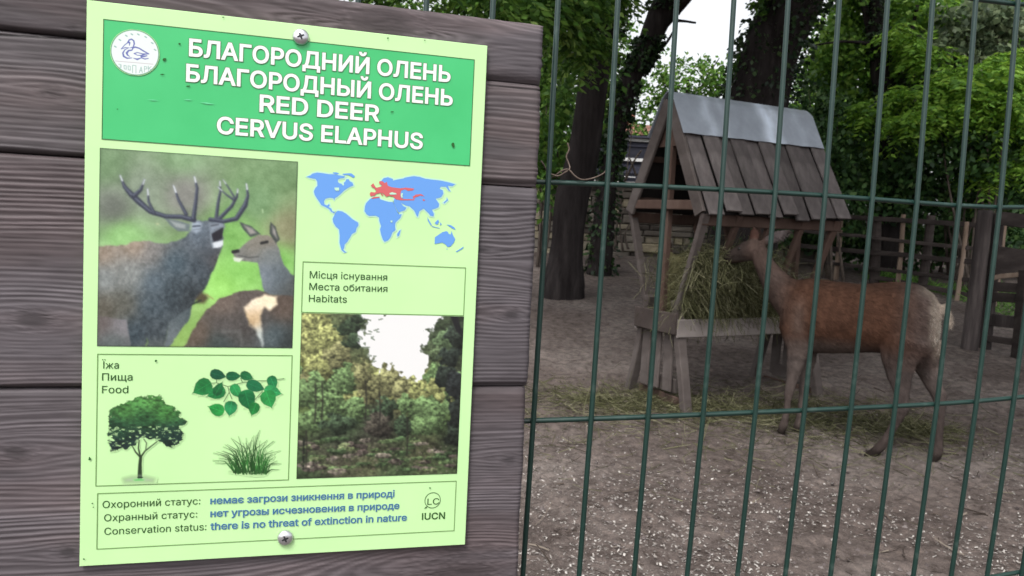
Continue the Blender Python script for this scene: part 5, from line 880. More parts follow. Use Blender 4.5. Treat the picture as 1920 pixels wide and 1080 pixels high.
# manger trough
for s_ in (HW - WM - .085, HW + WM + .085):
    MB().beam(fp(-.02, s_, zM - .06), fp(LEN - .02, s_, zM - .06), .03, .135, seg=3, jit=.003).build("manger_board", m_litwood, feeder)
MB().beam(fp(.02, HW, zM - .10), fp(LEN - .04, HW, zM - .10), 2 * WM + .13, .025, seg=2).build("manger_floor", m_brown, feeder)
for l in (-.025, LEN - .03):
    MB().beam(fp(l, HW - WM - .08, zM - .03), fp(l, HW + WM + .08, zM - .03), .03, .16, seg=2, jit=.003).build("manger_end", m_darkwood, feeder)
    for q_ in (-.105, .03, .15): MB().beam(fp(l + .055, HW + q_, zM - .08), fp(l + .055, HW + q_ * 1.15, fzg + .12), .10, .022, up=DL, seg=2, jit=.004).build("end_board", m_greywood, feeder)
# splayed legs with end planks
for l in (.0, LEN - .05):
    for sgn in (-1, 1):
        foot = fp(l, HW + sgn * (HW * .80), 0); foot.z = float(ground_z(foot.x, foot.y)) - .02
        MB().beam(fp(l + .035, HW + sgn * (WM - .01), zM + .14), foot + DL * .035, .06, .075, up=DL, seg=3, jit=.004).build("leg", m_greywood, feeder)
    zb = fzg + .06
    for a, b, zz, hh in ((-1, 1, .16, .11), (-1, 1, .02, .13)):
        k = .40 if zz > .1 else .62
        MB().beam(fp(l + .075, HW - HW * k, fzg + zz), fp(l + .075, HW + HW * k, fzg + zz), .025, hh, seg=2, jit=.004).build("end_plank", m_greywood if zz > .1 else m_brown, feeder)
print('feeder', LEN, HW, zE, zR, zM)

# ---- hay
m_hay = islandmat("hay_strands", [(0, (.030, .030, .015)), (.35, (.060, .062, .030)), (.7, (.105, .106, .056)), (1, (.19, .18, .115))], .9, .05)
def strands(n, gen, w=.0022, seg=3):
    P = np.zeros((n, seg + 1, 2, 3))
    for i in range(n):
        a, d, L, g = gen(i); d = np.array(d, float); d /= np.linalg.norm(d) + 1e-9
        side = np.cross(d, RNG.normal(size=3)); side /= np.linalg.norm(side) + 1e-9
        bend = RNG.normal(size=3) * .55; p = np.array(a, float); ww = w * RNG.uniform(.5, 1.4)
        for k in range(seg + 1):
            P[i, k, 0] = p - side * ww / 2; P[i, k, 1] = p + side * ww / 2
            d = d + (bend + np.array([0, 0, -g])) / seg; d /= np.linalg.norm(d); p = p + d * L / seg
    V = P.reshape(-1, 3); b = np.arange(n)[:, None] * (seg + 1) * 2
    F = np.concatenate([np.stack([b[:, 0] + 2 * k, b[:, 0] + 2 * k + 1, b[:, 0] + 2 * k + 3, b[:, 0] + 2 * k + 2], -1) for k in range(seg)])
    return V, F
def hay_gen(i):
    l = RNG.uniform(.03, LEN - .08) if RNG.random() < .35 else float(np.clip(RNG.normal(LEN * .34, LEN * .20), .02, LEN - .06))
    h = RNG.uniform(0, 1) ** .8
    z = zM - .02 + h * (.54 if l < LEN * .62 else .36) + RNG.normal() * .03
    hw = WM + (HW - WM) * (z - zM) / (zE - zM)
    front = RNG.random() < .75
    s_ = HW - hw + RNG.exponential(.05) - (.035 if z > zM + .06 else -.03) if front else RNG.uniform(HW - hw, HW + hw)
    p = fp(l, s_, z)
    return p, (RNG.normal() + DS.x * -.25, RNG.normal() * .8 + DS.y * -.25, RNG.normal() * .7 - .15), RNG.uniform(.08, .26), RNG.uniform(.2, 1.5)
V, F = strands(9500, hay_gen, .0030)
core = MB()
for k in range(7):
    l = .14 + k * (LEN - .3) / 6; hh = (.50 if k < 4 else .34) ; hw = WM * .9
    c = fp(l, HW, zM + hh * .45); ring = []
    nV = len(core.v)
hv, hf = [], []
nl, na = 16, 14
for i in range(nl + 1):
    l = .05 + (LEN - .14) * i / nl; hh = .50 if i < nl * .6 else .50 - .22 * (i - nl * .6) / (nl * .4)
    for k in range(na):
        t = 2 * math.pi * k / na; zz = zM - .02 + hh * (.5 + .5 * math.sin(t)); hw = (WM + (HW - WM) * max(0, zz - zM) / (zE - zM)) * .86
        if i in (0, nl): hw *= .4
        hv.append(fp(l + random.uniform(-.02, .02), HW + hw * math.cos(t) * random.uniform(.85, 1.05), zz + random.uniform(-.03, .03)))
for i in range(nl):
    for k in range(na): hf.append((i * na + k, i * na + (k + 1) % na, (i + 1) * na + (k + 1) % na, (i + 1) * na + k))
hf.append(tuple(range(na))); hf.append(tuple(range(nl * na, nl * na + na)))
nV = len(V); V = np.concatenate([V, np.array([tuple(p) for p in hv])])
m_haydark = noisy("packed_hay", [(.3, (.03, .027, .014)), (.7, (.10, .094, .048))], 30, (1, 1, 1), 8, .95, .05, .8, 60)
heap = obj("hay_heap", V[:nV], F, m_hay)
tag(heap, "heap of greenish brown hay filling the wooden rack and spilling through its slats", "hay")
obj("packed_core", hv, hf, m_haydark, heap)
# fallen hay on the ground
def scatter(i):
    r = RNG.random()
    if r < .30: c = gp(1180, 760); sx, sy = .42, .22
    elif r < .55: c = gp(1390, 770); sx, sy = .40, .28
    elif r < .72: c = gp(1590, 790); sx, sy = .35, .30
    elif r < .80: c = gp(1725, 810); sx, sy = .16, .12
    else: c = gp(1400, 800); sx, sy = 1.2, .6
    x, y = c.x + RNG.normal() * sx, c.y + RNG.normal() * sy
    z = float(ground_z(x, y)) + abs(RNG.normal()) * .014 + .004
    a = RNG.uniform(0, 6.28)
    return (x, y, z), (math.cos(a), math.sin(a), RNG.normal() * .12), RNG.uniform(.06, .22), .12
V, F = strands(8500, scatter, .0034)
V[:, 2] = np.maximum(V[:, 2], ground_z(V[:, 0], V[:, 1]) + .002)
lh = obj("loose_hay", V, F, m_hay); tag(lh, "loose hay trodden into the earth around the feeder", "hay", kind='stuff')
# pale wood chips and husks in front
n = 15000
cy = 2.75 + RNG.random(n) ** 1.25 * 3.0; cx = RNG.uniform(-.1, 1, n) * (cy * .78) 
cl = fbm(cx * 2.1, cy * 2.1, 91, 3); keep = RNG.random(n) < np.clip((cl - .34) * 4.2, .06, 1) * np.clip(1.25 - (cy - 2.75) / 2.6, .05, 1)
cx, cy = cx[keep], cy[keep]; n = len(cx)
ang = RNG.uniform(0, 6.28, n); L = RNG.uniform(.0035, .0105, n); W = L * RNG.uniform(.25, .6, n); zz = ground_z(cx, cy) + RNG.uniform(.002, .007, n)
ca, sa = np.cos(ang), np.sin(ang); tl = RNG.normal(0, .25, (n, 2))
Q = np.zeros((n, 4, 3))
for k, (a, b) in enumerate(((-1, -.5), (.6, -1), (1, .6), (-.5, 1))):
    Q[:, k, 0] = cx + ca * a * L - sa * b * W; Q[:, k, 1] = cy + sa * a * L + ca * b * W; Q[:, k, 2] = zz + tl[:, 0] * a * L + tl[:, 1] * b * W + .002
m_chip = islandmat("pale_wood_chips", [(0, (.14, .12, .112)), (.5, (.25, .23, .215)), (1, (.43, .405, .38))], .85, .1)
ch = obj("wood_chips", Q.reshape(-1, 3), np.arange(n * 4).reshape(n, 4), m_chip); tag(ch, "pale wood chips strewn over the bare earth inside the fence", "wood chips", kind='stuff')
# clods and pebbles
n = 1500
cy = 2.7 + RNG.random(n) * 4; cx = RNG.uniform(-.1, 1, n) * cy * .8
V = []; F = []
for i in range(n):
    r = RNG.uniform(.004, .014) * (1.6 if RNG.random() < .06 else 1); z = float(ground_z(cx[i], cy[i])); b = len(V)
    for k in range(5):
        t = k * 1.2566 + RNG.uniform(-.3, .3); V.append((cx[i] + r * math.cos(t), cy[i] + r * math.sin(t) * RNG.uniform(.7, 1), z - .002))
    V.append((cx[i] + RNG.normal() * r * .2, cy[i] + RNG.normal() * r * .2, z + r * RNG.uniform(.5, .9)))
    for k in range(5): F.append((b + k, b + (k + 1) % 5, b + 5))
m_clod = islandmat("earth_clods", [(0, (.045, .037, .036)), (.6, (.10, .084, .082)), (1, (.17, .15, .145))], .95, .05)
cl = obj("clods", V, F, m_clod); tag(cl, "small clods and grit on the trodden earth", "clods", kind='stuff')

# hay hanging down over the manger board
def hang(i):
    l = float(np.clip(RNG.choice([.30, .52, .70, .78]) * LEN + RNG.normal() * .06, .1, LEN - .1)); z = zM + RNG.uniform(.02, .22)
    return fp(l, HW - WM - .06 - abs(RNG.normal()) * .03, z), (RNG.normal() * .4, RNG.normal() * .4 - .2, -1), RNG.uniform(.10, .24), .8
V, F = strands(520, hang, .003); obj("hay_fringe", V, F, m_hay, heap)
# twigs and fallen leaves trodden into the earth
def twig(i):
    y = RNG.uniform(2.9, 7.0); x = RNG.uniform(.0, .72) * y; a = RNG.uniform(0, 6.28)
    return (x, y, float(ground_z(x, y)) + .008), (math.cos(a), math.sin(a), RNG.normal() * .06), RNG.uniform(.04, .16), .05
V, F = strands(330, twig, .006); V[:, 2] = np.maximum(V[:, 2], ground_z(V[:, 0], V[:, 1]) + .003)
m_litter = islandmat("litter", [(0, (.03, .024, .02)), (.5, (.07, .055, .046)), (1, (.17, .145, .12))], .9, .05)
tg = obj("twigs", V, F, m_litter); tag(tg, "short dry twigs trodden into the bare earth", "twigs", kind='stuff')
# ================================================================== RED DEER HIND
HA = gp(1640, 856); HB = gp(1745, 863)
YAW = R(33)
DF = Vector((-math.cos(YAW), math.sin(YAW), 0)); DLt = Vector((-math.sin(YAW), -math.cos(YAW), 0))     # forward, towards the viewer
D0 = (HA + HB) / 2
def dp(px, py, lat=0.0):
    d = ray(px, py); o = Vector((0, 0, H)); d = Vector(d)
    t = ((D0 + DLt * lat - o).dot(DLt)) / d.dot(DLt)
    return o + d * t
class Loft:
    """closed skin through elliptical rings; ring = (centre, a, b): a across the animal, b in its length plane"""
    def __init__(s): s.m = MB()
    def run(s, rings, axis=None, n=20, side=None):
        V = []; k = len(rings)
        for i, (c, a, b) in enumerate(rings):
            if axis is None: t = (rings[min(i + 1, k - 1)][0] - rings[max(i - 1, 0)][0]).normalized()
            else: t = axis
            sd = side or DLt
            sd2 = (sd - t * sd.dot(t)).normalized(); up = t.cross(sd2)
            for j in range(n):
                g = 2 * math.pi * j / n; V.append(c + sd2 * math.cos(g) * a + up * math.sin(g) * b)
        F = [(i * n + j, i * n + (j + 1) % n, (i + 1) * n + (j + 1) % n, (i + 1) * n + j) for i in range(k - 1) for j in range(n)]
        c0 = len(V); V += [rings[0][0], rings[-1][0]]
        for j in range(n):
            F.append((c0, (j + 1) % n, j)); F.append((c0 + 1, (k - 1) * n + j, (k - 1) * n + (j + 1) % n))
        s.m.add(V, F)
lf = Loft()
# trunk, stations seen along the back and the belly
ST = [((1768, 578), (1758, 634), .055), ((1750, 554), (1746, 662), .115), ((1728, 537), (1722, 672), .155), ((1700, 528), (1690, 668), .175), ((1668, 528), (1660, 662), .178), ((1635, 530), (1632, 660), .18), ((1600, 531), (1602, 663), .192), ((1567, 528), (1570, 664), .195), ((1540, 524), (1540, 662), .18), ((1515, 521), (1516, 661), .158), ((1492, 524), (1494, 655), .125), ((1474, 536), (1477, 640), .085), ((1464, 560), (1466, 620), .045)]
rings = []
for t, b, hw in ST:
    a, c = dp(*t), dp(*b); rings.append(((a + c) / 2, hw, (a - c).length / 2))
lf.run(rings, axis=DF, n=28)
# haunch and shoulder masses on both sides
for lat, px in ((.10, 0), (-.10, 4)):
    lf.run([(dp(1712 + px, 556, lat * .7), .05, .10), (dp(1710 + px, 590, lat * .8), .085, .155), (dp(1706 + px, 630, lat * .85), .085, .15), (dp(1702 + px, 660, lat * .85), .072, .115)], n=20)
    lf.run([(dp(1500, 545, lat * .6), .05, .06), (dp(1496, 580, lat * .75), .075, .105), (dp(1494, 620, lat * .8), .07, .10), (dp(1496, 648, lat * .8), .06, .085)], n=20)
# neck
NK = [((1506, 575), .105, .160), ((1484, 560), .093, .140), ((1462, 540), .076, .108), ((1446, 518), .063, .084), ((1434, 497), .056, .070), ((1425, 478), .053, .064), ((1419, 466), .052, .058)]
rn = [(dp(x, y), a, b) for (x, y), a, b in NK]
lf.run(rn)
pol = rn[-1][0]
# head turned a little away, the muzzle pushed into the hay
HD_ = [((1424, 468), .000, 0.042, 0.058), ((1413, 468), .035, 0.058, 0.077), ((1401, 471), .085, 0.060, 0.077), ((1391, 475), .130, 0.052, 0.068), ((1380, 479), .180, 0.042, 0.056), ((1370, 482), .225, 0.035, 0.048), ((1362, 484), .262, 0.032, 0.043), ((1357, 485), .285, 0.027, 0.035), ((1355, 485), .297, 0.015, 0.019)]
hr = [(at(x, y, pol.y + dy), a, b) for (x, y), dy, a, b in HD_]
hdir = (hr[-2][0] - hr[1][0]); hdir.z = 0; hdir.normalize(); hside = Vector((hdir.y, -hdir.x, 0))
if hside.y > 0: hside = -hside
lf.run(hr, side=hside)
# legs
def leg(pts, lat, n=14):
    lf.run([(dp(x, y, lat if not hasattr(lat, '__len__') else lat[0] + (lat[1] - lat[0]) * i / (len(pts) - 1)), a, b) for i, (x, y, a, b) in enumerate(pts)], n=n)
FN = (.085, .075); FF = (-.085, -.075)
leg([(1497, 628, .062, .088), (1496, 655, .054, .076), (1491, 682, .043, .056), (1486, 707, .032, .040), (1482, 725, .029, .035), (1479, 738, .028, .033), (1477, 752, .021, .024), (1475, 772, .019, .022), (1471, 790, .021, .025), (1468, 799, .024, .029), (1465, 807, .022, .026), (1463, 812, .024, .032)], FN)
leg([(1512, 640, .060, .080), (1513, 668, .048, .062), (1511, 695, .036, .044), (1508, 716, .029, .034), (1506, 731, .027, .031), (1503, 745, .020, .023), (1501, 768, .018, .021), (1499, 786, .020, .025), (1496, 796, .023, .028), (1493, 804, .022, .026), (1491, 808, .024, .031)], FF)
HN = (.105, .060)
leg([(1700, 630, .080, .150), (1690, 655, .072, .128), (1685, 682, .060, .098), (1687, 708, .047, .072), (1690, 730, .036, .052), (1691, 748, .032, .044), (1689, 764, .028, .042), (1683, 784, .024, .033), (1673, 804, .022, .028), (1661, 824, .021, .026), (1650, 838, .024, .031), (1640, 848, .024, .029), (1630, 854, .026, .030), (1622, 857, .022, .020)], HN)
leg([(1697, 752, .020, .020), (1699, 765, .022, .022), (1695, 776, .020, .020)], (.075, .070))
HF = (-.085, -.045)
leg([(1728, 640, .075, .125), (1731, 664, .064, .096), (1738, 690, .052, .072), (1748, 714, .041, .056), (1757, 734, .034, .046), (1762, 749, .031, .041), (1763, 763, .027, .036), (1762, 782, .022, .028), (1761, 806, .021, .026), (1760, 830, .022, .027), (1759, 845, .025, .031), (1756, 854, .024, .028), (1750, 860, .026, .032), (1744, 864, .023, .024)], HF)
leg([(1768, 732, .018, .018), (1771, 744, .020, .019), (1769, 757, .018, .018)], (-.068, -.066))
# tail
lf.run([(dp(1766, 572), .034, .026), (dp(1775, 586), .032, .022), (dp(1780, 602), .024, .018), (dp(1780, 614), .012, .010)])
# ears
def ear(p0, p1, w, nrm):
    p0, p1 = Vector(p0), Vector(p1); n = Vector(nrm)
    lf.run([(p0.lerp(p1, t), ww * w, .019 if t < .8 else .013) for t, ww in ((0, .42), (.15, .72), (.35, 1), (.6, .95), (.8, .62), (.93, .3), (1, .08))], n=16, side=((p1 - p0).cross(n)).normalized())
eb = hr[1][0]
ear(at(1429, 456, eb.y - .02), at(1482, 432, eb.y - .14), .040, (-.3, -1, .3))
ear(at(1413, 458, eb.y + .01), at(1414, 424, eb.y + .06), .036, (-.6, -1, .15))
tmp = lf.m.build("deer_raw", None)
md = tmp.modifiers.new("r", 'REMESH'); md.mode = 'VOXEL'; md.voxel_size = .0085
ms = tmp.modifiers.new("s", 'SMOOTH'); ms.factor = .5; ms.iterations = 7
dg = bpy.context.evaluated_depsgraph_get()
me = bpy.data.meshes.new_from_object(tmp.evaluated_get(dg))
off = tmp.location.copy()
DV = np.zeros(len(me.vertices) * 3); me.vertices.foreach_get('co', DV); DV = DV.reshape(-1, 3) + np.array(off)
DFc = [tuple(p.vertices) for p in me.polygons]
DN = np.zeros(len(me.vertices) * 3); me.vertices.foreach_get('normal', DN); DN = DN.reshape(-1, 3)
bpy.data.objects.remove(tmp); bpy.data.meshes.remove(me)
# coat: patches of colour by place on the body (u along the body from the rump forward, z height, q towards the viewer)
rel = DV - np.array(D0); U_ = rel @ np.array(DF); Q_ = rel @ np.array(DLt); Z_ = DV[:, 2] - float(gz(0, D0.y))
u0 = (dp(1765, 590) - D0).dot(DF); u1 = (dp(1468, 590) - D0).dot(DF); UU = (U_ - u0) / (u1 - u0)
zb = dp(1600, 530).z - float(gz(0, D0.y)); zl = dp(1600, 663).z - float(gz(0, D0.y)); ZZ = (Z_ - zl) / (zb - zl)
DV += DN * ((fbm(U_ * 9, Z_ * 9 + Q_ * 5, 4, 3) - .5) * .010 + (fbm(U_ * 28, Z_ * 60, 14, 3) - .5) * .0035)[:, None]
def sstep(a, b, x): t = np.clip((x - a) / (b - a), 0, 1); return t * t * (3 - 2 * t)
red = np.array((.185, .094, .062)); grey = np.array((.170, .138, .130)); dark = np.array((.075, .05, .042)); cream = np.array((.86, .74, .62)); pale = np.array((.36, .30, .27)); face = np.array((.105, .084, .078))
n1 = fbm(U_ * 5 + Q_ * 2, Z_ * 7, 31, 4); n2 = fbm(U_ * 40, Z_ * 16 + Q_ * 20, 33, 3); n3 = fbm(U_ * 90, Z_ * 40, 35, 2)
c = np.tile(red, (len(DV), 1))
def lay(m, col):
    global c
    m = np.clip(m, 0, 1)[:, None]; c = c * (1 - m) + np.asarray(col) * m
lay(sstep(.30, .0, ZZ) * .8 + sstep(-.05, -.3, ZZ), grey)                        # belly line and legs
lay(sstep(.30, .05, ZZ) * sstep(.35, .55, UU) * sstep(1, .8, UU) * .35, pale)
lay(np.exp(-((ZZ - 1.0) / .09) ** 2) * .45 * sstep(-.05, .1, UU), dark)             # dark line along the back
lay(sstep(.32, .05, UU) * sstep(.0, .4, ZZ) * (.55 + .6 * n1), grey * 1.08)               # greyer haunch
lay(np.clip((n1 - .52) * 5, 0, 1) * sstep(.34, .02, UU) * sstep(.3, .8, ZZ) * .35, dark)
ncl = (U_ - (dp(1480, 520) - D0).dot(DF))
neckm = sstep(.86, 1.06, UU) * sstep(.15, .5, ZZ)
lay(neckm * .75, (.155, .122, .112))
lay(np.exp(-((UU - .86) / .05) ** 2) * sstep(.15, .3, ZZ) * sstep(.9, .5, ZZ) * .35 * n1 * 2, pale)
rump = sstep(.075, -.02, UU - (ZZ - .5) * .045 + (n2 - .5) * .05) * sstep(.0, .25, ZZ + (n1 - .5) * .2)
lay(rump * .95, cream)
lay(sstep(.17, .05, UU) * sstep(.86, .98, ZZ) * .6, cream)                         # pale rump top
inner = sstep(-.02, -.06, Q_) * sstep(.12, -.05, ZZ) * sstep(-.6, -.1, ZZ) * sstep(.25, .1, UU); lay(inner * .5, pale)
lay(sstep(-.55, -.75, ZZ) * .25, dark)
lay(sstep(.075, .035, DV[:, 2] - ground_z(DV[:, 0], DV[:, 1])) * .9, (.045, .036, .032))   # hooves
hp = np.array([tuple(x[0]) for x in hr]); hd = np.array(hdir)
along = (DV - hp[1]) @ hd; ishead = (along > -.03) & (DV[:, 2] > hp[5][2] - .12) & (DV[:, 2] > H - .24)
lay(np.where(ishead, sstep(-.02, .08, along), 0) * .85, face)
lay(np.where(ishead, sstep(.20, .25, along), 0) * .9, (.035, .028, .026))
lay(np.where(ishead & (DV[:, 2] < (hp[3][2] - .03)) & (along < .2), .45, 0), (.20, .17, .155))
def segd(a, b):
    a, b = np.array(a), np.array(b); t = np.clip(((DV - a) @ (b - a)) / ((b - a) @ (b - a)), 0, 1); return np.linalg.norm(DV - a - t[:, None] * (b - a), axis=1), t
d_, t_ = segd(at(1429, 456, eb.y - .02), at(1482, 432, eb.y - .14)); lay(sstep(.055, .04, d_) * sstep(.12, .3, t_) * .9, (.21, .18, .185)); lay(sstep(.055, .04, d_) * sstep(.82, .97, t_) * .6, dark)
d_, t_ = segd(at(1413, 458, eb.y + .01), at(1414, 424, eb.y + .06)); lay(sstep(.05, .035, d_) * sstep(.15, .35, t_) * .8, (.15, .075, .06)); lay(sstep(.05, .035, d_) * sstep(.75, .95, t_) * .8, dark)
c = .38 * c * np.array((1.0, .97, .95)) * (.52 + .62 * n2 + .26 * n3)[:, None] * (.86 + .28 * n1)[:, None]
m_coat, _nt, _b = newmat("deer_coat", .82, .12)
_vc = _nt.nodes.new('ShaderNodeVertexColor'); _vc.layer_name = 'Col'; _nt.links.new(_vc.outputs[0], _b.inputs['Base Color'])
_b.inputs['Specular IOR Level'].default_value = .05
_tc = _nt.nodes.new('ShaderNodeTexCoord'); _mp = _nt.nodes.new('ShaderNodeMapping'); _mp.inputs['Scale'].default_value = (60, 60, 200); _mp.inputs['Rotation'].default_value = (0, .5, -YAW)
_no = _nt.nodes.new('ShaderNodeTexNoise'); _no.inputs['Scale'].default_value = 1; _no.inputs['Detail'].default_value = 3
_nt.links.new(_tc.outputs['Object'], _mp.inputs[0]); _nt.links.new(_mp.outputs[0], _no.inputs[0])
_bp = _nt.nodes.new('ShaderNodeBump'); _bp.inputs['Strength'].default_value = .5; _bp.inputs['Distance'].default_value = .004; _nt.links.new(_no.outputs[0], _bp.inputs['Height']); _nt.links.new(_bp.outputs[0], _b.inputs['Normal'])
deer = root("red_deer", (D0.x + DF.x * .4, D0.y + DF.y * .4, float(gz(0, D0.y + .2))), "brown hind with pale rump standing side on, its muzzle in the hay rack", "deer")
obj("body", DV, DFc, m_coat, deer, smooth=True, cols=c)
m_eye = plain("eye", (.01, .008, .007), .3, .3)
eyec = at(1395, 463, hr[3][0].y - .06)
def ball(c, r, sq=(1, 1, 1), n=12):
    m = MB(); V = []; F = []
    for i in range(n // 2 + 1):
        th = math.pi * i / (n // 2)
        for j in range(n): ph = 2 * math.pi * j / n; V.append((c[0] + r * sq[0] * math.sin(th) * math.cos(ph), c[1] + r * sq[1] * math.sin(th) * math.sin(ph), c[2] + r * sq[2] * math.cos(th)))
    for i in range(n // 2):
        for j in range(n): F.append((i * n + j, (i + 1) * n + j, (i + 1) * n + (j + 1) % n, i * n + (j + 1) % n))
    m.add(V, F); return m
hc = hr[2][0] * .45 + hr[3][0] * .55
for sg in (1, -1):
    ball(hc + hside * sg * .049 + Vector((0, 0, .026)), .014, (1, 1, .85)).build("eye", m_eye, deer, True)
# short pale hair standing off the rump and tail
sel = np.where(rump > .45)[0]
def rump_hair(i):
    k = int(RNG.choice(sel)); nn_ = DN[k]
    return DV[k] - nn_ * .002, nn_ * .16 + np.array(DF) * -.2 + np.array([0, 0, -.9]) + RNG.normal(size=3) * .22, RNG.uniform(.012, .024), .7
V, F = strands(4200, rump_hair, .0014, 2)
m_palehair = islandmat("pale_rump_hair", [(0, (.22, .18, .145)), (.5, (.38, .33, .28)), (1, (.52, .47, .41))], .8, .1)
obj("rump_hair", V, F, m_palehair, deer)

# coat: short hairs lying back along the body, each with the colour of the skin it grows from
nh = 42000
ar = np.array([p_[:4] if len(p_) == 4 else (p_[0], p_[1], p_[2], p_[2]) for p_ in DFc])
fi = RNG.integers(0, len(ar), nh); wts = RNG.dirichlet((1, 1, 1, 1), nh)
hp0 = (DV[ar[fi]] * wts[..., None]).sum(1); hn = DN[ar[fi][:, 0]]; hcl = c[ar[fi][:, 0]]
back = np.tile(-np.array(DF) * .75 + np.array((0, 0, -.55)), (nh, 1)); back = back - hn * (back * hn).sum(1)[:, None]
hd0 = back / (np.linalg.norm(back, axis=1, keepdims=True) + 1e-6) + hn * RNG.uniform(.08, .34, nh)[:, None] + RNG.normal(size=(nh, 3)) * .16
hl = RNG.uniform(.014, .032, nh) * np.clip((hp0[:, 2] - .25) * 2.2, .35, 1); hs = np.cross(hd0, hn); hs /= (np.linalg.norm(hs, axis=1, keepdims=True) + 1e-6); hwid = RNG.uniform(.0007, .0016, nh)[:, None]
headz = np.array([np.linalg.norm(hp0 - q_, axis=1) for q_ in hp]).min(0) < .12; hl = np.where(headz, hl * .4, hl)
Hq = np.zeros((nh, 4, 3)); Hq[:, 0] = hp0 - hs * hwid; Hq[:, 1] = hp0 + hs * hwid; tipp = hp0 + hd0 * hl[:, None]; Hq[:, 2] = tipp + hs * hwid * .3; Hq[:, 3] = tipp - hs * hwid * .3
hcol = np.repeat(hcl * (RNG.uniform(.66, 1.42, nh))[:, None], 4, axis=0)
m_fur = vcol("fur_hair", .8, .08)
obj("fur", Hq.reshape(-1, 3), np.arange(nh * 4).reshape(nh, 4), m_fur, deer, cols=hcol)
# wisps of hay closing round the muzzle
mz = np.array(hp[-3])
def wisp(i):
    p_ = mz + RNG.normal(size=3) * np.array((.10, .05, .07)) + np.array((0, .0, -.05)); return p_, RNG.normal(size=3) * np.array((1, .6, .8)), RNG.uniform(.08, .2), .8
V, F = strands(420, wisp, .003)
obj("hay_tuft", V, F, m_hay, heap)
# ================================================================== TREES AND SHRUBS
def leaf_arrays(P, D, L, W, fold=.18):
    """kite shaped leaves: P base points, D directions"""
    n = len(P); D = D / (np.linalg.norm(D, axis=1, keepdims=True) + 1e-9)
    r = RNG.normal(size=(n, 3)); r[:, 2] *= .45
    Sd = np.cross(D, r); Sd[:, 2] *= .5; Sd /= (np.linalg.norm(Sd, axis=1, keepdims=True) + 1e-9)
    Nn = np.cross(Sd, D); L = np.broadcast_to(L, n)[:, None]; W = np.broadcast_to(W, n)[:, None]
    Q = np.zeros((n, 4, 3)); Q[:, 0] = P; Q[:, 1] = P + D * L * .45 + Sd * W + Nn * W * fold; Q[:, 2] = P + D * L + Nn * L * -.08; Q[:, 3] = P + D * L * .45 - Sd * W + Nn * W * fold
    return Q.reshape(-1, 3)
def blob_points(blobs, n, shell=.5, nsub=46, sub=.24):
    """points gathered in clumps through ellipsoids (centre, radii, weight)"""
    w = np.array([b[2] for b in blobs], float); w /= w.sum(); out = []; cen = []
    for (c, r, _), k in zip(blobs, (w * n).astype(int)):
        m = max(4, int(nsub * math.sqrt(max(k, 1) / 3000.0)))
        d = RNG.normal(size=(m, 3)); d /= np.linalg.norm(d, axis=1, keepdims=True)
        rad = RNG.random(m) ** shell; sc = np.array(c) + d * rad[:, None] * np.array(r)
        sz = RNG.uniform(.6, 1.5, m); pick = RNG.choice(m, k, p=sz ** 2 / (sz ** 2).sum())
        out.append(sc[pick] + RNG.normal(size=(k, 3)) * (np.array(r) * sub)[None] * sz[pick][:, None] * np.array((1, 1, .7)))
        cen.append(np.tile(np.array(c, float), (k, 1)))
    return np.concatenate(out), np.concatenate(cen)
def foliage(blobs, n, size, droop=.5, aspect=.34, **kw):
    P, C = blob_points(blobs, n, **kw)
    D = (P - C); D /= (np.linalg.norm(D, axis=1, keepdims=True) + 1e-6)
    D = D * .6 + RNG.normal(size=P.shape) * .7; D[:, 2] -= droop
    L = size * RNG.uniform(.6, 1.35, len(P))
    return leaf_arrays(P, D, L, L * aspect)
def fronds(blobs, n, flen, k=5, droop=.6, **kw):
    """feather leaves: leaflets in pairs along a drooping stalk"""
    P, C = blob_points(blobs, n, **kw)
    D = (P - C); D[:, 2] *= .4; D /= (np.linalg.norm(D, axis=1, keepdims=True) + 1e-6)
    D = D * .7 + RNG.normal(size=P.shape) * .6; D[:, 2] = D[:, 2] * .4 - .1; D /= np.linalg.norm(D, axis=1, keepdims=True)
    L = flen * RNG.uniform(.7, 1.25, n)[:len(P)] if n == len(P) else flen * RNG.uniform(.7, 1.25, len(P))
    side = np.cross(D, np.tile((0, 0, 1.0), (len(P), 1))); side /= (np.linalg.norm(side, axis=1, keepdims=True) + 1e-6)
    PP, DD, LL = [], [], []
    for j in range(k):
        t = (j + .6) / k; q = P + D * (L * t)[:, None]; q[:, 2] -= droop * L * t * t
        for s in (-1, 1):
            PP.append(q); dd = D * .55 + side * s; dd[:, 2] -= droop * .9; DD.append(dd + RNG.normal(size=P.shape) * .12); LL.append(L * (.36 - .12 * abs(t - .5)))
    PP = np.concatenate(PP); DD = np.concatenate(DD); LL = np.concatenate(LL)
    DD /= np.linalg.norm(DD, axis=1, keepdims=True)
    return leaf_arrays(PP, DD, LL, LL * .20, .1)
def quads(V): return np.arange(len(V)).reshape(-1, 4)
def pb(px, py, Y, rx, ry, w=1, rd=None):
    """ellipsoid at depth Y spanning rx, ry picture units"""
    k = Y / FPX; return (tuple(at(px, py, Y)), (rx * k, (rd or (rx + ry) * .42) * k, ry * k), w)
m_bark = noisy("dark_bark", [(.3, (.012, .010, .010)), (.55, (.028, .024, .024)), (.8, (.055, .048, .046))], 9, (1, 1, .18), 8, .95, .05, 1.0, 16, bdist=.03)
m_twig = noisy("twig_bark", [(.3, (.05, .04, .034)), (.7, (.14, .115, .10))], 20, (1, 1, .3), 4, .9, .05, .4)
G_DARK = leafmat("dark_leaves", [(0, (0.014, 0.038, 0.014)), (.5, (0.035, 0.089, 0.024)), (.85, (0.068, 0.142, 0.038)), (1, (0.121, 0.203, 0.068))], .25)
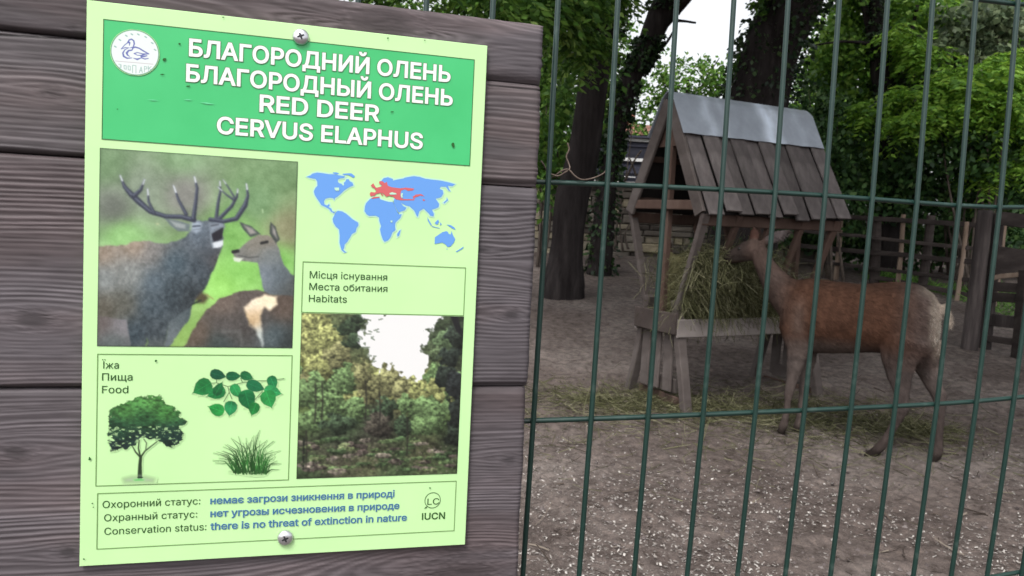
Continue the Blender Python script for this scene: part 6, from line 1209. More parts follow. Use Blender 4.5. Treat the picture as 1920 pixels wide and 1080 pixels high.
G_MID = leafmat("mid_leaves", [(0, (0.025, 0.071, 0.014)), (.5, (0.067, 0.161, 0.025)), (.85, (0.127, 0.253, 0.041)), (1, (0.218, 0.333, 0.081))], .35)
G_LIGHT = leafmat("light_leaves", [(0, (.06, .15, .020)), (.45, (.13, .28, .034)), (.85, (.22, .41, .05)), (1, (.32, .50, .09))], .42)
G_FRESH = leafmat("fresh_leaves", [(0, (.03, .085, .014)), (.45, (.085, .20, .028)), (.85, (.16, .31, .045)), (1, (.26, .40, .09))], .4)
G_GREY = leafmat("greyish_leaves", [(0, (.035, .06, .03)), (.5, (.09, .13, .07)), (1, (.19, .24, .13))], .35)
G_IVY = leafmat("ivy_leaves", [(0, (.008, .020, .010)), (.6, (.020, .045, .016)), (1, (.05, .09, .03))], .2, .35)

def trunk_mesh(pts, seed=1, n=18, rough=.14, flare=0.0):
    """pts: (point, radius)"""
    P = [Vector(p) for p, r in pts]; rad = [r for p, r in pts]
    Q = np.array([list(p) + [r] for p, r in zip(P, rad)]); D = []
    for i in range(len(Q) - 1):
        a = Q[max(i - 1, 0)]; b = Q[i]; c = Q[i + 1]; d = Q[min(i + 2, len(Q) - 1)]
        for t in np.linspace(0, 1, 9, endpoint=False):
            D.append(.5 * ((2 * b) + (c - a) * t + (2 * a - 5 * b + 4 * c - d) * t * t + (3 * b - a - 3 * c + d) * t ** 3))
    D.append(Q[-1]); D = np.array(D); V = []; m = len(D)
    for i in range(m):
        t = D[min(i + 1, m - 1), :3] - D[max(i - 1, 0), :3]; t = t / np.linalg.norm(t)
        a = np.array((1, 0, 0)) - t * t[0]; a /= np.linalg.norm(a); b = np.cross(t, a); ph = np.arange(n) * 2 * math.pi / n
        cs, sn = np.cos(ph), np.sin(ph)
        wob = 1 + rough * ((fbm(cs * 1.6 + 5, sn * 1.6 + i * .11 + 5, seed, 3) - .5) * 1.8 + (vn(ph * 3, ph * 0 + i * .3, seed + 2) - .5) * .5)
        wob = wob + flare * math.exp(-i / 4.0) * (.6 + .6 * np.cos(ph * 5 + seed))
        V.append(D[i, :3] + (np.outer(cs, a) + np.outer(sn, b)) * (D[i, 3] * wob)[:, None])
    V = np.concatenate(V); ids = np.arange(m * n).reshape(m, n)
    F = np.stack([ids[:-1], np.roll(ids, -1, 1)[:-1], np.roll(ids, -1, 1)[1:], ids[1:]], -1).reshape(-1, 4)
    return V, F, D
def tree(name, label, cat, trunk, limbs, crown, ivy=None, group=None, seed=1, flare=.0, bark=None):
    """trunk, limbs: lists of (point, radius); crown: list of (vertices, material)"""
    base = Vector(trunk[0][0]); r = root(name, base, label, cat, group)
    V, F, D = trunk_mesh(trunk, seed, flare=flare)
    parts = [D]; n0 = 0; VV = [V]; FF = [F]; n0 = len(V)
    for k, l in enumerate(limbs):
        v, f, d = trunk_mesh(l, seed + k + 3, n=10); parts.append(d)
        VV.append(v); FF.append(f + n0); n0 += len(v)
    obj("trunk", np.concatenate(VV), np.concatenate(FF), bark or m_bark, r, smooth=True)
    if ivy:
        n, size, mat, t0, t1, lim = ivy
        ps = []; ds = []
        for j, d in enumerate(parts[:lim]):
            m = len(d); L = np.linalg.norm(np.diff(d[:, :3], axis=0), axis=1).sum(); k = int(n * L * d[:, 3].mean())
            i = RNG.integers(int(m * (t0 if j == 0 else 0)), max(1, int(m * t1)) , k); i = np.minimum(i, m - 2); f = RNG.random(k)[:, None]
            q = d[i, :3] * (1 - f) + d[i + 1, :3] * f
            keep = fbm(q[:, 0] * 3, q[:, 2] * 2.4, seed + 40, 3) > .40
            ang = RNG.uniform(0, 6.28, k); o = np.stack([np.cos(ang), np.sin(ang), np.zeros(k)], -1)
            ps.append((q + o * (d[i, 3] * RNG.uniform(.98, 1.45, k))[:, None])[keep]); dd = o * .7 + RNG.normal(size=o.shape) * .4; dd[:, 2] -= .7; ds.append(dd[keep])
        ps = np.concatenate(ps); ds = np.concatenate(ds); Ls = size * RNG.uniform(.6, 1.3, len(ps))
        v = leaf_arrays(ps, ds, Ls, Ls * .42); obj("ivy", v, quads(v), mat, r)
    for v, m in crown: obj("crown", v, quads(v), m, r)
    return r
def tp(px, py, Y, wpx): return (at(px, py, Y), wpx * Y / FPX / 2)
def shrub(name, label, cat, blobs, n, size, mat, base, group=None, stems=6, kind='leaf', **kw):
    b = Vector(base); b.z = float(gz(b.x, b.y)); r = root(name, b, label, cat, group)
    m = MB()
    for k in range(stems):
        c = Vector(blobs[k % len(blobs)][0]); rr_ = blobs[k % len(blobs)][1]; e = c + Vector((random.uniform(-.5, .5) * rr_[0], random.uniform(-.5, .5) * rr_[1], random.uniform(-.1, .6) * rr_[2]))
        s = b + Vector((random.uniform(-.25, .25), random.uniform(-.2, .2), -.05)); mid = s.lerp(e, .5) + Vector((random.uniform(-.15, .15), random.uniform(-.1, .1), .1))
        m.tube(smooth([tuple(s), tuple(mid), tuple(e)], 4), [.03 - .0032 * q for q in range(9)], 6)
    m.build("stem", m_twig, r, True)
    v = fronds(blobs, n, size, **kw) if kind == 'frond' else foliage(blobs, n, size, **kw)
    obj("foliage", v, quads(v), mat, r); return r

# --- big trunk at the left, close behind the mesh
YT = gp(1050, 556).y
bz = float(gz(.6, YT))
t1 = [(Vector((at(1052, 560, YT).x, YT, bz - .15)), .29), tp(1055, 535, YT, 78), tp(1061, 470, YT, 62), tp(1072, 380, YT, 62), tp(1092, 290, YT, 59), tp(1108, 180, YT, 56), tp(1120, 80, YT, 62), tp(1124, 10, YT, 76), tp(1112, -90, YT, 56), tp(1090, -300, YT, 44), tp(1060, -560, YT, 26)]
l1 = [[tp(1128, 40, YT, 60), tp(1158, -30, YT + .1, 40), tp(1200, -160, YT - .3, 30), tp(1260, -420, YT - 1, 18)], [tp(1118, 60, YT, 40), tp(1076, -20, YT - .6, 24), tp(1000, -120, YT - 1.6, 16), tp(900, -260, YT - 2.6, 8)], [tp(1124, 20, YT, 30), tp(1150, -150, YT - 1.2, 22), tp(1250, -420, YT - 3, 14), tp(1350, -900, YT - 4.6, 6)]]
shade_crown1 = [((.3, 6.2, 6.6), (2.0, 2.0, 1.1), 1), ((2.2, 5.6, 6.9), (2.0, 1.9, 1.1), 1.1), ((1.2, 3.6, 6.2), (1.9, 1.4, .9), .8), ((3.2, 3.8, 6.6), (1.9, 1.4, .9), .9), ((1.8, 6.6, 5.9), (1.6, 1.4, .7), .9), ((.4, 9.2, 7.2), (2.4, 2.0, 1.5), .9), ((2.4, 1.5, 6.4), (1.8, .9, .7), .5)]  # unseen crown over the enclosure, spread and thickened to shade it
low1 = [pb(1040, -20, YT - 1.6, 60, 60, 1), pb(1075, 30, YT - 1.2, 26, 40, .4), pb(1090, 85, YT - 1.0, 22, 26, .25), pb(960, -15, YT - 2.2, 90, 45, .8), pb(800, -30, YT - 2.6, 110, 40, .5), pb(1140, -30, YT - .8, 30, 26, .25)]
tree("broadleaf_tree", "big dark tree trunk left of the hay rack, forking high up into two limbs", "tree", t1, l1,
     [(foliage(shade_crown1, 17000, .21, .3), G_MID), (fronds(low1, 620, .34, 6), G_MID)], ivy=(900, .075, G_IVY, .55, .95, 2), seed=3, flare=.22)
# --- leaning ivy clad tree behind it
Y2 = 12.2
b2 = at(1128, 420, Y2); b2.z = float(gz(b2.x, Y2)) - .1
t2 = [(b2, .20), tp(1140, 330, Y2, 34), tp(1158, 240, Y2, 32), tp(1182, 150, Y2, 36), tp(1208, 98, Y2, 36), tp(1228, 50, Y2, 44), tp(1248, 0, Y2, 42), tp(1275, -70, Y2, 34), tp(1330, -260, Y2, 22)]
l2 = [[tp(1232, 55, Y2, 26), tp(1262, 22, Y2, 24), tp(1290, -8, Y2 - .1, 22), tp(1340, -70, Y2 - .2, 16)], [tp(1262, 38, Y2 - .1, 7), tp(1285, 40, Y2 - .1, 5), tp(1305, 43, Y2 - .1, 4)], [tp(1208, 110, Y2, 9), tp(1245, 85, Y2, 6), tp(1262, 60, Y2, 4)]]
tree("leaning_tree", "slender ivy clad tree leaning to the right against the bright sky", "tree", t2, l2, [(foliage([pb(1300, -130, Y2, 120, 60), pb(1150, 190, Y2 + .2, 22, 70, .3)], 1500, .12, .4), G_MID)], ivy=(2200, .08, G_IVY, .0, .75, 1), seed=9)
# --- massive ivy clad trunk behind the feeder
Y3 = 11.4
b3 = at(1392, 440, Y3); b3.z = float(gz(b3.x, Y3)) - .1
t3 = [(b3, .55), tp(1400, 330, Y3, 116), tp(1412, 240, Y3, 108), tp(1428, 165, Y3, 102), tp(1452, 80, Y3, 104), tp(1488, 0, Y3, 98), tp(1530, -90, Y3, 86), tp(1590, -260, Y3, 60), tp(1650, -520, Y3, 36)]
l3 = [[tp(1480, 20, Y3, 50), tp(1460, -80, Y3 - .4, 36), tp(1420, -260, Y3 - 1.4, 22), tp(1380, -560, Y3 - 2.4, 10)]]
shade_crown3 = [((4.4, 7.4, 7.0), (2.2, 2.2, 1.2), 1), ((5.2, 4.8, 6.8), (1.8, 1.8, 1.0), .9), ((3.6, 10.4, 7.8), (2.6, 2.0, 1.4), 1)]  # unseen crown above the feeder, made dense to darken the ground below
tree("ivy_tree", "massive ivy covered trunk leaning right behind the hay rack roof", "tree", t3, l3,
     [(foliage(shade_crown3, 14000, .22, .3), G_MID), (foliage([pb(1425, 0, Y3 - .2, 26, 30, .5), pb(1388, 120, Y3 + .1, 18, 24, .3)], 230, .10, .4), G_MID)], ivy=(900, .08, G_IVY, .0, .85, 2), seed=15)
# --- thin forked tree to the right
Y4 = 13.2
b4 = at(1672, 440, Y4); b4.z = float(gz(b4.x, Y4)) - .1
t4 = [(b4, .19), tp(1668, 300, Y4, 36), tp(1658, 190, Y4, 32), tp(1650, 130, Y4, 32), tp(1646, 80, Y4, 28), tp(1642, 20, Y4, 24), tp(1645, -70, Y4, 20), tp(1660, -260, Y4, 12)]
l4 = [[tp(1648, 92, Y4, 20), tp(1630, 50, Y4, 14), tp(1618, 0, Y4, 12), tp(1590, -120, Y4, 8)], [tp(1640, 84, Y4 - .1, 7), tp(1585, 78, Y4 - .2, 5), tp(1530, 84, Y4 - .3, 3)], [tp(1662, 180, Y4, 14), tp(1700, 90, Y4 + .1, 9), tp(1720, 10, Y4 + .1, 7)]]
over4 = [((6.4, 14.4, 8.4), (1.6, 1.4, 1.2), 1)]
tree("forked_tree", "thin dark forked tree among the shrubs to the right of the hay rack", "tree", t4, l4, [(foliage(over4, 1500, .16, .3), G_MID), (foliage([pb(1610, 10, Y4 + .3, 50, 50), pb(1720, 20, Y4 + .2, 60, 50), pb(1600, 110, Y4 + .3, 40, 60, .6), pb(1650, 170, Y4 + .1, 40, 60, .5)], 2200, .115, .5), G_FRESH)], ivy=(1500, .08, G_IVY, .1, .8, 1), seed=21)

# --- shrubs along the back and the right
SG = None
shrub("shrub", "loose green shrub growing between the big left trunk and the planks", "shrub", [pb(1040, 160, 12.6, 52, 130), pb(1020, 300, 12.4, 40, 80, .5), pb(985, 80, 12.8, 60, 90, .7), pb(1150, 285, 12.9, 22, 40, .25)], 3600, .125, G_MID, at(1030, 420, 12.6))
shrub("shrub", "bright yellow green bush catching the light at the right edge", "shrub", [pb(1850, 150, 11.8, 46, 30, .8), pb(1800, 190, 12.0, 40, 24, .5), pb(1900, 190, 11.6, 46, 40, .8), pb(1750, 215, 11.9, 36, 26, .4), pb(1900, 120, 12.0, 36, 20, .4), pb(1845, 225, 11.9, 44, 26, .4), pb(1725, 170, 12.1, 26, 22, .25), pb(1790, 140, 12.1, 30, 18, .3), pb(1910, 270, 11.8, 30, 24, .25), pb(1700, 230, 12.0, 24, 20, .2), pb(1640, 215, 12.4, 30, 24, .15), pb(1745, 100, 12.6, 40, 30, .3), pb(1690, 60, 12.8, 30, 30, .2), pb(1880, 320, 11.9, 40, 24, .25)], 1500, .34, G_LIGHT, at(1850, 420, 11.8), kind='frond', k=6, droop=.5)
shrub("shrub", "dark dense evergreen shrub right behind the roof end of the hay rack", "shrub", [pb(1560, 285, 12.8, 66, 90), pb(1600, 360, 12.9, 70, 70, .8), pb(1530, 200, 13.2, 40, 70, .5)], 5200, .10, G_DARK, at(1570, 430, 12.8))
shrub("shrub", "dark green shrub under the bright bush, behind the right rails", "shrub", [pb(1770, 290, 12.2, 80, 70), pb(1860, 310, 12.0, 80, 60), pb(1720, 350, 12.6, 70, 60), pb(1920, 320, 12.0, 60, 80), pb(1840, 380, 12.6, 100, 40, .8)], 7600, .105, G_DARK, at(1800, 440, 12.4))
shrub("shrub", "mid green shrub around the thin forked tree", "shrub", [pb(1590, 180, 13.8, 60, 90), pb(1700, 200, 13.6, 52, 100), pb(1640, 280, 13.7, 60, 80), pb(1575, 50, 14.2, 50, 80, .9), pb(1550, 130, 14.0, 36, 60, .5)], 5600, .115, G_FRESH, at(1650, 430, 13.8))
shrub("shrub", "greyish leaved bush high at the upper right behind the mesh", "shrub", [pb(1800, 60, 13.0, 70, 50), pb(1740, 110, 13.1, 46, 50, .8), pb(1880, 40, 13.2, 60, 50, .8), pb(1830, 105, 12.8, 50, 34, .5)], 2600, .13, G_GREY, at(1810, 430, 13.4))
shrub("shrub", "light green young tree crown at the top right corner", "shrub", [pb(1760, 20, 14.4, 80, 60), pb(1860, 10, 14.2, 60, 60, .8), pb(1900, 80, 14.0, 50, 40, .5), pb(1700, 60, 14.6, 40, 60, .5)], 700, .44, G_LIGHT, at(1780, 430, 14.4), kind='frond', k=6, droop=.6)
shrub("undergrowth", "low dark undergrowth right behind the rail fence, below the taller shrubs", "undergrowth", [pb(1520, 430, 14.2, 70, 40), pb(1620, 440, 14.2, 80, 45), pb(1720, 450, 14.0, 80, 50), pb(1820, 450, 13.8, 80, 50), pb(1920, 450, 13.6, 80, 60)], 7000, .11, G_DARK, at(1720, 500, 14.2), stems=8)
# trees beyond, thin against the sky
def far_tree(label, px, py0, Y, blobs, n, size, mat, wpx, seed):
    b = at(px, py0, Y); b.z = float(gz(b.x, Y)) - .1; top = Vector(blobs[0][0])
    tr = [(b, wpx * Y / FPX / 2), (b.lerp(top, .5) + Vector((.15, 0, 0)), wpx * Y / FPX / 2.6), (top, wpx * Y / FPX / 6)]
    lm = []
    for k in range(7):
        s = b.lerp(top, .45 + .06 * k); c, r_, _ = blobs[k % len(blobs)]
        e = Vector(c) + Vector((random.uniform(-.8, .8) * r_[0], random.uniform(-.5, .5) * r_[1], random.uniform(-.2, .9) * r_[2])); lm.append([(s, .05), (s.lerp(e, .5) + Vector((0, 0, .12)), .03), (e, .012)])
    return tree("background_tree", label, "tree", tr, lm, [(foliage(blobs, n, size, .3, nsub=80, sub=.14, shell=.6), mat)], group="trees beyond the wall", seed=seed)
far_tree("airy tree in front of the bright sky, between the leaning tree and the rack roof", 1270, 420, 21, [pb(1290, 150, 21, 76, 60), pb(1230, 180, 21, 40, 60, .6), pb(1345, 150, 21, 46, 50, .7), pb(1290, 205, 21, 90, 40, .7), pb(1215, 245, 21, 34, 40, .3)], 3300, .125, G_MID, 16, 31)
far_tree("thin leaved tree beyond the big left trunk with sky showing through", 1160, 400, 23, [pb(1140, 150, 23, 44, 60), pb(1160, 80, 23, 30, 40, .4), pb(1120, 220, 23, 46, 80, .8)], 1700, .15, G_MID, 14, 32)
far_tree("bushy dark tree far behind the massive trunk", 1480, 420, 24, [pb(1560, 180, 24, 70, 120), pb(1470, 300, 24, 90, 80, .6), pb(1590, 70, 24, 70, 90)], 6000, .18, G_FRESH, 22, 33)
far_tree("tall dark tree far behind the right shrubs", 1720, 420, 22, [pb(1700, 100, 22, 130, 130), pb(1800, 200, 22, 120, 120), pb(1640, 250, 22, 100, 120)], 9000, .19, G_FRESH, 24, 34)
far_tree("tall leafy tree far away at the right edge", 1900, 420, 21, [pb(1920, 90, 21, 130, 120), pb(1900, 250, 21, 130, 120), pb(2050, 120, 21, 130, 160)], 8000, .19, G_DARK, 24, 35)
far_tree("leafy tree far behind the planks, left of the big trunk", 960, 420, 20, [pb(990, 150, 20, 90, 130), pb(900, 60, 20, 110, 90), pb(1040, 260, 20, 70, 90), pb(760, 40, 20, 120, 70, .5)], 6000, .16, G_MID, 24, 36)
# the wood that closes the view
wb = []
for k in range(34):
    a = -1.15 + 2.3 * k / 33; r_ = 34 + 4 * math.sin(k * 2.1)
    if -.02 < math.sin(a) and False: continue
    x, y = 34 * math.sin(a) * 1.25, r_ * math.cos(a) + 2
    gap = abs(math.atan2(x, y) - math.atan2(.205, 1)) < .09
    wb.append(((x, y, 2.4 if gap else 4.2), (2.6, 2.0, 1.6 if gap else 4.2), .5 if gap else 1))
v = foliage(wb, 26000, .42, .3)
wd = obj("distant_woods", v, quads(v), G_DARK); tag(wd, "dark wood closing the view behind the enclosure", "woods", kind='stuff')

# ================================================================== STONE WALL, SHED, HOUSE
YW = 14.6
wz0 = float(gz(1.5, YW)) - .1; wz1 = at(1150, 350, YW).z
m_stone = islandmat("rubble_stone", [(0, (.06, .052, .046)), (.4, (.125, .11, .096)), (.75, (.19, .17, .145)), (1, (.29, .25, .17))], .9, .1)
_nt = m_stone.node_tree; _b = _nt.nodes['Principled BSDF']
_tc = _nt.nodes.new('ShaderNodeTexCoord'); _no = _nt.nodes.new('ShaderNodeTexNoise'); _no.inputs['Scale'].default_value = 9; _no.inputs['Detail'].default_value = 6; _nt.links.new(_tc.outputs['Object'], _no.inputs[0])
_bp = _nt.nodes.new('ShaderNodeBump'); _bp.inputs['Strength'].default_value = .8; _bp.inputs['Distance'].default_value = .03; _nt.links.new(_no.outputs[0], _bp.inputs['Height']); _nt.links.new(_bp.outputs[0], _b.inputs['Normal'])
V = []; F = []; z = wz0
def block(x0, x1, y0, y1, z0, z1, b=.022):
    n = len(V); j = lambda: random.uniform(-.012, .012)
    for (x, zz, s) in ((x0, z0, 1), (x1, z0, 1), (x1, z1, 1), (x0, z1, 1)): V.append((x + j(), y1, zz + j()))
    cx, cz = (x0 + x1) / 2, (z0 + z1) / 2
    for (x, zz) in ((x0, z0), (x1, z0), (x1, z1), (x0, z1)): V.append((x + j() * .5, y0 + b, zz + j() * .5))
    for (x, zz) in ((x0, z0), (x1, z0), (x1, z1), (x0, z1)): V.append((cx + (x - cx) * .86 + j(), y0 + random.uniform(-.015, .01), cz + (zz - cz) * .74 + j()))
    for k in range(4):
        F.append((n + k, n + (k + 1) % 4, n + 4 + (k + 1) % 4, n + 4 + k)); F.append((n + 4 + k, n + 4 + (k + 1) % 4, n + 8 + (k + 1) % 4, n + 8 + k))
    F.append((n + 8, n + 9, n + 10, n + 11))
row = 0
while z < wz1 - .03:
    h_ = random.uniform(.10, .19); h_ = min(h_, wz1 - z) if wz1 - z - h_ > .05 else wz1 - z; x = -9 + random.uniform(-.3, 0)
    while x < 5.9:
        l = random.uniform(.18, .55); o = random.uniform(-.03, .03); block(x + .008, x + l - .008, YW + o, YW + .4, z + .006, z + h_ - .006); x += l
    z += h_
wall = root("stone_wall", (3.5, YW + .2, wz0), "low rubble stone wall with pale coping slabs at the back of the enclosure", "wall")
obj("masonry", V, F, m_stone, wall)
obj("mortar_core", [(-9.2, YW + .06, wz0), (6.1, YW + .06, wz0), (6.1, YW + .38, wz0), (-9.2, YW + .38, wz0), (-9.2, YW + .06, wz1 - .01), (6.1, YW + .06, wz1 - .01), (6.1, YW + .38, wz1 - .01), (-9.2, YW + .38, wz1 - .01)], [(0, 1, 5, 4), (1, 2, 6, 5), (2, 3, 7, 6), (3, 0, 4, 7), (4, 5, 6, 7)], plain("dark_mortar", (.05, .044, .04), .95, .05), wall)
m_slab = noisy("coping_stone", [(.3, (.22, .215, .21)), (.7, (.38, .37, .36))], 6, rough=.85, island=.2, bump=.4)
x = -9.2
while x < 5.9:
    l = random.uniform(.45, .8)
    MB().beam((x, YW + .17, wz1 + .055), (x + l - .012, YW + .17, wz1 + .055 + random.uniform(-.006, .006)), .50, .10, bev=.012).build("coping_slab", m_slab, wall); x += l
# dark timber shed with white laths beyond the wall
YS = 17.5
m_shed = noisy("tarred_boards", [(.3, (.012, .013, .022)), (.7, (.035, .036, .052))], 8, (.15, 1, 1), 5, .7, .2, .3, island=.3)
m_lath = noisy("white_laths", [(.3, (.42, .42, .43)), (.7, (.62, .62, .62))], 10, rough=.7)
sx0, sx1 = at(1118, 300, YS).x, at(1300, 300, YS).x; sg = float(gz(2, YS))
zt, zm = at(1180, 262, YS).z, at(1180, 299, YS).z
shed = root("timber_shed", ((sx0 + sx1) / 2, YS + 1, sg), "low dark timber shed with two white laths, beyond the stone wall", "shed")
z = sg; k = 0
while z < zt - .03:
    MB().beam((sx0, YS + .02 * (k % 2), z + .075), (sx1, YS + .02 * (k % 2), z + .075), .03, .152, seg=1).build("wall_board", m_shed, shed); z += .15; k += 1
for zz, a, b in ((zt, sx0 + .5, sx1), (zm, sx0, sx1 - .2), (zm - .38, sx0 + .1, sx0 + .9)):
    MB().beam((a, YS - .04, zz), (b, YS - .04, zz - .02), .03, .07 if zz != zm - .38 else .02).build("lath", m_lath, shed)
obj("roof", [(sx0 - .1, YS - .12, zt + .04), (sx1 + .1, YS - .12, zt + .04), (sx1 + .1, YS + 2.4, zt + .16), (sx0 - .1, YS + 2.4, zt + .16), (sx0 - .1, YS - .12, zt + .09), (sx1 + .1, YS - .12, zt + .09), (sx1 + .1, YS + 2.4, zt + .21), (sx0 - .1, YS + 2.4, zt + .21)], [(3, 2, 1, 0), (4, 5, 6, 7), (0, 1, 5, 4), (1, 2, 6, 5), (2, 3, 7, 6), (3, 0, 4, 7)], m_shed, shed)
for xx in (sx0, sx1):
    MB().beam((xx, YS + .06, sg), (xx, YS + .06, zt), .08, .08, up=(1, 0, 0)).build("corner_post", m_shed, shed)
    obj("side_wall", [(xx, YS + .1, sg), (xx, YS + 2.3, sg), (xx, YS + 2.3, zt + .1), (xx, YS + .1, zt), (xx + .04, YS + .1, sg), (xx + .04, YS + 2.3, sg), (xx + .04, YS + 2.3, zt + .1), (xx + .04, YS + .1, zt)], [(0, 3, 2, 1), (4, 5, 6, 7), (0, 1, 5, 4), (1, 2, 6, 5), (2, 3, 7, 6), (3, 0, 4, 7)], m_shed, shed)
# brick house farther off
YH = 29
m_brick, _nt, _b = newmat("red_brick", .85, .15)
_tc = _nt.nodes.new('ShaderNodeTexCoord'); _mp = _nt.nodes.new('ShaderNodeMapping'); _mp.inputs['Rotation'].default_value = (R(90), 0, 0); _br = _nt.nodes.new('ShaderNodeTexBrick')
_br.inputs['Scale'].default_value = 4.5; _br.inputs['Color1'].default_value = (.28, .115, .08, 1); _br.inputs['Color2'].default_value = (.20, .08, .06, 1); _br.inputs['Mortar'].default_value = (.32, .27, .24, 1); _br.inputs['Mortar Size'].default_value = .015
_nt.links.new(_tc.outputs['Object'], _mp.inputs[0]); _nt.links.new(_mp.outputs[0], _br.inputs[0]); _nt.links.new(_br.outputs[0], _b.inputs['Base Color'])
hx0, hx1 = at(1165, 230, YH).x, at(1262, 230, YH).x; hz = float(gz(4, YH)); ze = at(1180, 248, YH).z; zt2 = at(1190, 205, YH).z
def box(x0, x1, y0, y1, z0, z1): return [(x0, y0, z0), (x1, y0, z0), (x1, y1, z0), (x0, y1, z0), (x0, y0, z1), (x1, y0, z1), (x1, y1, z1), (x0, y1, z1)]
BF = [(3, 2, 1, 0), (4, 5, 6, 7), (0, 1, 5, 4), (1, 2, 6, 5), (2, 3, 7, 6), (3, 0, 4, 7)]
house = root("brick_house", ((hx0 + hx1) / 2, YH + 2, hz), "red brick house far off, glimpsed above the timber shed", "house")
obj("wall", box(hx0, hx1, YH, YH + 4, hz, ze), BF, m_brick, house)
m_tile = noisy("roof_tiles", [(.3, (.12, .055, .045)), (.7, (.24, .12, .09))], 12, (1, 1, 1), rough=.8)
ym = YH + 2
obj("roof", [(hx0 - .2, YH - .25, ze - .02), (hx1 + .2, YH - .25, ze - .02), (hx1 + .2, ym, ze + .55), (hx0 - .2, ym, ze + .55), (hx1 + .2, YH + 4.25, ze - .02), (hx0 - .2, YH + 4.25, ze - .02), (hx0 - .2, YH - .25, ze - .10), (hx1 + .2, YH - .25, ze - .10)], [(0, 1, 2, 3), (3, 2, 4, 5), (6, 7, 1, 0), (0, 3, 5), (1, 4, 2)], m_tile, house)
cxm = at(1189, 220, YH).x
cbx = obj("chimney", box(cxm - .17, cxm + .17, ym - 1.2, ym - .8, ze + .1, zt2), BF, m_brick, house)
for k in range(2):
    wx = hx0 + .5 + k * 1.0
    wf = obj("window", box(wx, wx + .55, YH - .03, YH + .02, ze - 1.3, ze - .4), BF, m_lath, house)
    obj("pane", box(wx + .05, wx + .5, YH - .035, YH - .031, ze - 1.25, ze - .45), BF, plain("dark_pane", (.02, .025, .03), .1, .5), wf)
# bare sapling before the wall and stones at its foot
sap = MB()
for pts in ([(1152, 468), (1160, 400), (1172, 340), (1182, 270), (1190, 205)], [(1172, 340), (1190, 300), (1203, 282)], [(1168, 470), (1162, 420), (1166, 380)], [(1193, 330), (1186, 310), (1180, 296)], [(1178, 468), (1172, 440), (1180, 420)]):
    sap.tube([at(x, y, YW - .5) for x, y in smooth([(x, y) for x, y in pts], 4)], [.022 - .0012 * i for i in range(len(pts) * 4 - 3)], 6)
so = sap.build("sapling", m_twig, None, True); tag(so, "thin bare sapling standing in front of the stone wall", "sapling")
m_rock = noisy("loose_stone", [(.3, (.16, .14, .11)), (.7, (.32, .28, .22))], 8, rough=.9, bump=.5)
for (x, y, r_, lb) in ((1101, 480, .12, "flat pale stone by the wall foot, nearer the big trunk"), (1110, 458, .10, "pale stone leaning on the wall behind the flat one"), (1158, 474, .14, "broad pale stone at the wall foot under the sapling")):
    p_ = gp(x, y); m = ball((p_.x, p_.y, p_.z + r_ * .2), r_, (1, .8, .45), 10)
    m.v = [(a + random.uniform(-.02, .02), b + random.uniform(-.02, .02), c_ + random.uniform(-.012, .012)) for a, b, c_ in m.v]
    tag(m.build("stone", m_rock, None, True), lb, "stone", "stones at the foot of the wall")

# ================================================================== RAIL FENCES AT THE RIGHT
m_rail = noisy("dark_rails", [(.3, (.028, .023, .022)), (.6, (.06, .049, .046)), (.85, (.11, .093, .087))], 8, (.2, .5, 1), 6, .85, .12, .5, 24, island=.25)
m_stake = noisy("peeled_stakes", [(.3, (.16, .11, .085)), (.7, (.31, .24, .19))], 12, (1, 1, .2), 5, .85, .1, .4, 30, island=.2)
m_bigpost = noisy("old_posts", [(.3, (.020, .017, .017)), (.5, (.050, .042, .041)), (.8, (.13, .11, .105))], 7, (1, 1, .12), 7, .9, .08, .7, 20, island=.2, bdist=.012)
FA, FB = (1548, 13.0), (1850, 10.9)
def fy(px): return FA[1] + (FB[1] - FA[1]) * (px - FA[0]) / (FB[0] - FA[0])
rf = root("rail_fence", gp(1700, 540), "dark wooden rail fence with pale stakes behind the deer", "rail fence")
for (x0, y0, x1, y1, w) in ((1480, 400, 1850, 425, .075), (1480, 430, 1850, 468, .055), (1480, 458, 1850, 494, .075), (1480, 484, 1850, 528, .055), (1640, 519, 1850, 560, .07)):
    MB().beam(at(x0, y0, fy(x0)), at(x1, y1, fy(x1)), .03, w, seg=5, jit=.012).build("rail", m_rail, rf)
for (x, y0, x1, y1, w, mt, o) in ((1576, 413, 1567, 520, .085, m_stake, -.06), (1694, 402, 1683, 535, .07, m_stake, -.06), (1746, 404, 1728, 540, .13, m_rail, .06), (1813, 416, 1794, 560, .062, m_stake, -.06), (1644, 410, 1640, 520, .15, m_rail, .08), (1885, 410, 1874, 470, .06, m_stake, .05)):
    p0 = at(x1, y1, fy(x1) + o); p0.z = min(p0.z, float(gz(p0.x, p0.y)) - .03)
    MB().tube([p0, p0.lerp(at(x, y0, fy(x) + o), .5) + Vector((.012, 0, 0)), at(x, y0, fy(x) + o)], [w / 2 * 1.08, w / 2, w / 2 * .95], 9).build("stake", mt, rf)
YP = gp(1815, 655).y
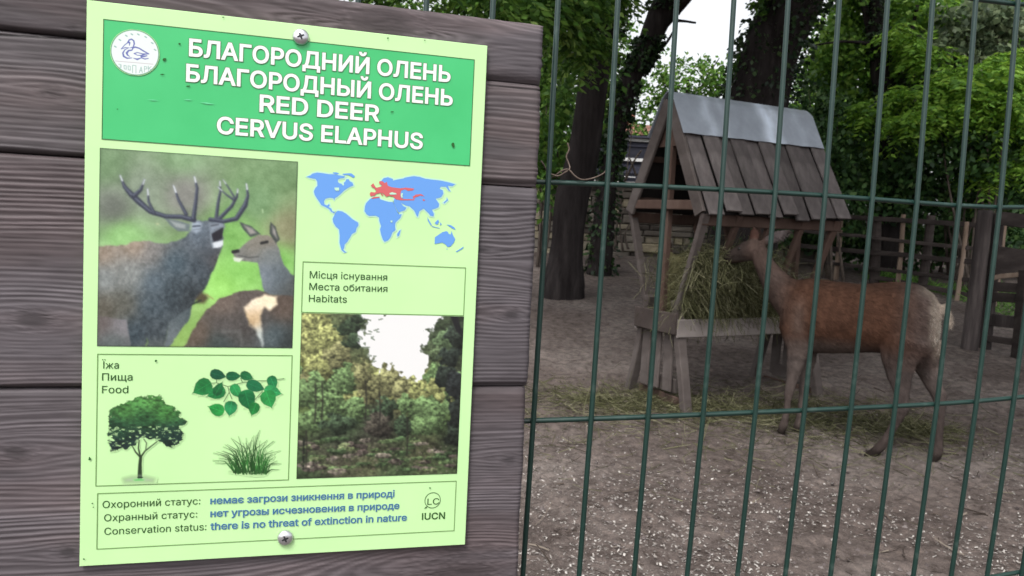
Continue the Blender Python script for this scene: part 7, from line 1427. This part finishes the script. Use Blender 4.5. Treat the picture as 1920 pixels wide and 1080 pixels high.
def bigpost(x0, y0, x1, y1, r_, lb, dY=0):
    p0 = at(x1, y1, YP + dY); p0.z = float(gz(p0.x, p0.y)) - .1; p1 = at(x0, y0, YP + dY)
    v, f, d = trunk_mesh([(p0, r_ * 1.1), (p0.lerp(p1, .35), r_), (p0.lerp(p1, .7), r_ * .97), (p1, r_ * .92)], int(x0), n=14, rough=.10)
    n = len(v); f = [tuple(q) for q in f] + [tuple(range(n - 14, n))]
    return tag(obj("gate_post", v, f, m_bigpost, None, True), lb, "post", "posts of the plank gate")
bigpost(1848, 394, 1817, 656, .078, "thick weathered round post, the left one of the pair beside the plank gate")
bigpost(1874, 400, 1846, 650, .060, "thick darker post standing right against the first, at the gate hinge", .12)
gt = root("plank_gate", at(1900, 640, YP), "dark plank gate at the right edge of the picture", "gate")
yg = lambda x: YP - .25 * (x - 1860) / 60
for (x0, y0, x1, y1, w, mt) in ((1866, 408, 2010, 428, .14, m_rail), (1858, 487, 2005, 506, .30, m_rail), (1856, 522, 1912, 514, .05, m_stake), (1856, 536, 2000, 545, .10, m_rail), (1852, 556, 2000, 566, .10, m_rail), (1848, 598, 1990, 612, .13, m_bigpost), (1846, 634, 1990, 650, .07, m_rail)):
    MB().beam(at(x0, y0, yg(x0) - (.05 if mt is m_stake else 0)), at(x1, y1, yg(x1) - (.05 if mt is m_stake else 0)), .03, w, seg=3, jit=.006).build("gate_board", mt, gt)
for (x, y0, x1, y1, w) in ((1921, 508, 1908, 650, .12),):
    p0 = at(x1, y1, yg(x1) - .07); p0.z = float(gz(p0.x, p0.y)) - .05
    MB().beam(p0, at(x, y0, yg(x) - .07), .05, w, up=(0, -1, 0), seg=3, jit=.004).build("gate_upright", m_rail, gt)
# grass behind the rails
def grass_gen(i):
    if RNG.random() < .5: x = RNG.uniform(at(1690, 540, 11.9).x, at(1810, 540, 11.2).x); y = RNG.uniform(11.9, 13.2)
    else: x = RNG.uniform(6.6, 8.6); y = RNG.uniform(9.6, 12.5)
    return (x, y, float(gz(x, y))), (RNG.normal() * .4, RNG.normal() * .4, 1), RNG.uniform(.08, .24), 1.1
V, F = strands(5200, grass_gen, .011, 2)
m_grass = islandmat("grass_blades", [(0, (.035, .085, .018)), (.5, (.075, .17, .03)), (1, (.14, .26, .055))], .7, .15)
gr = obj("grass", V, F, m_grass); tag(gr, "patch of green grass beyond the rail fence", "grass", kind='stuff')
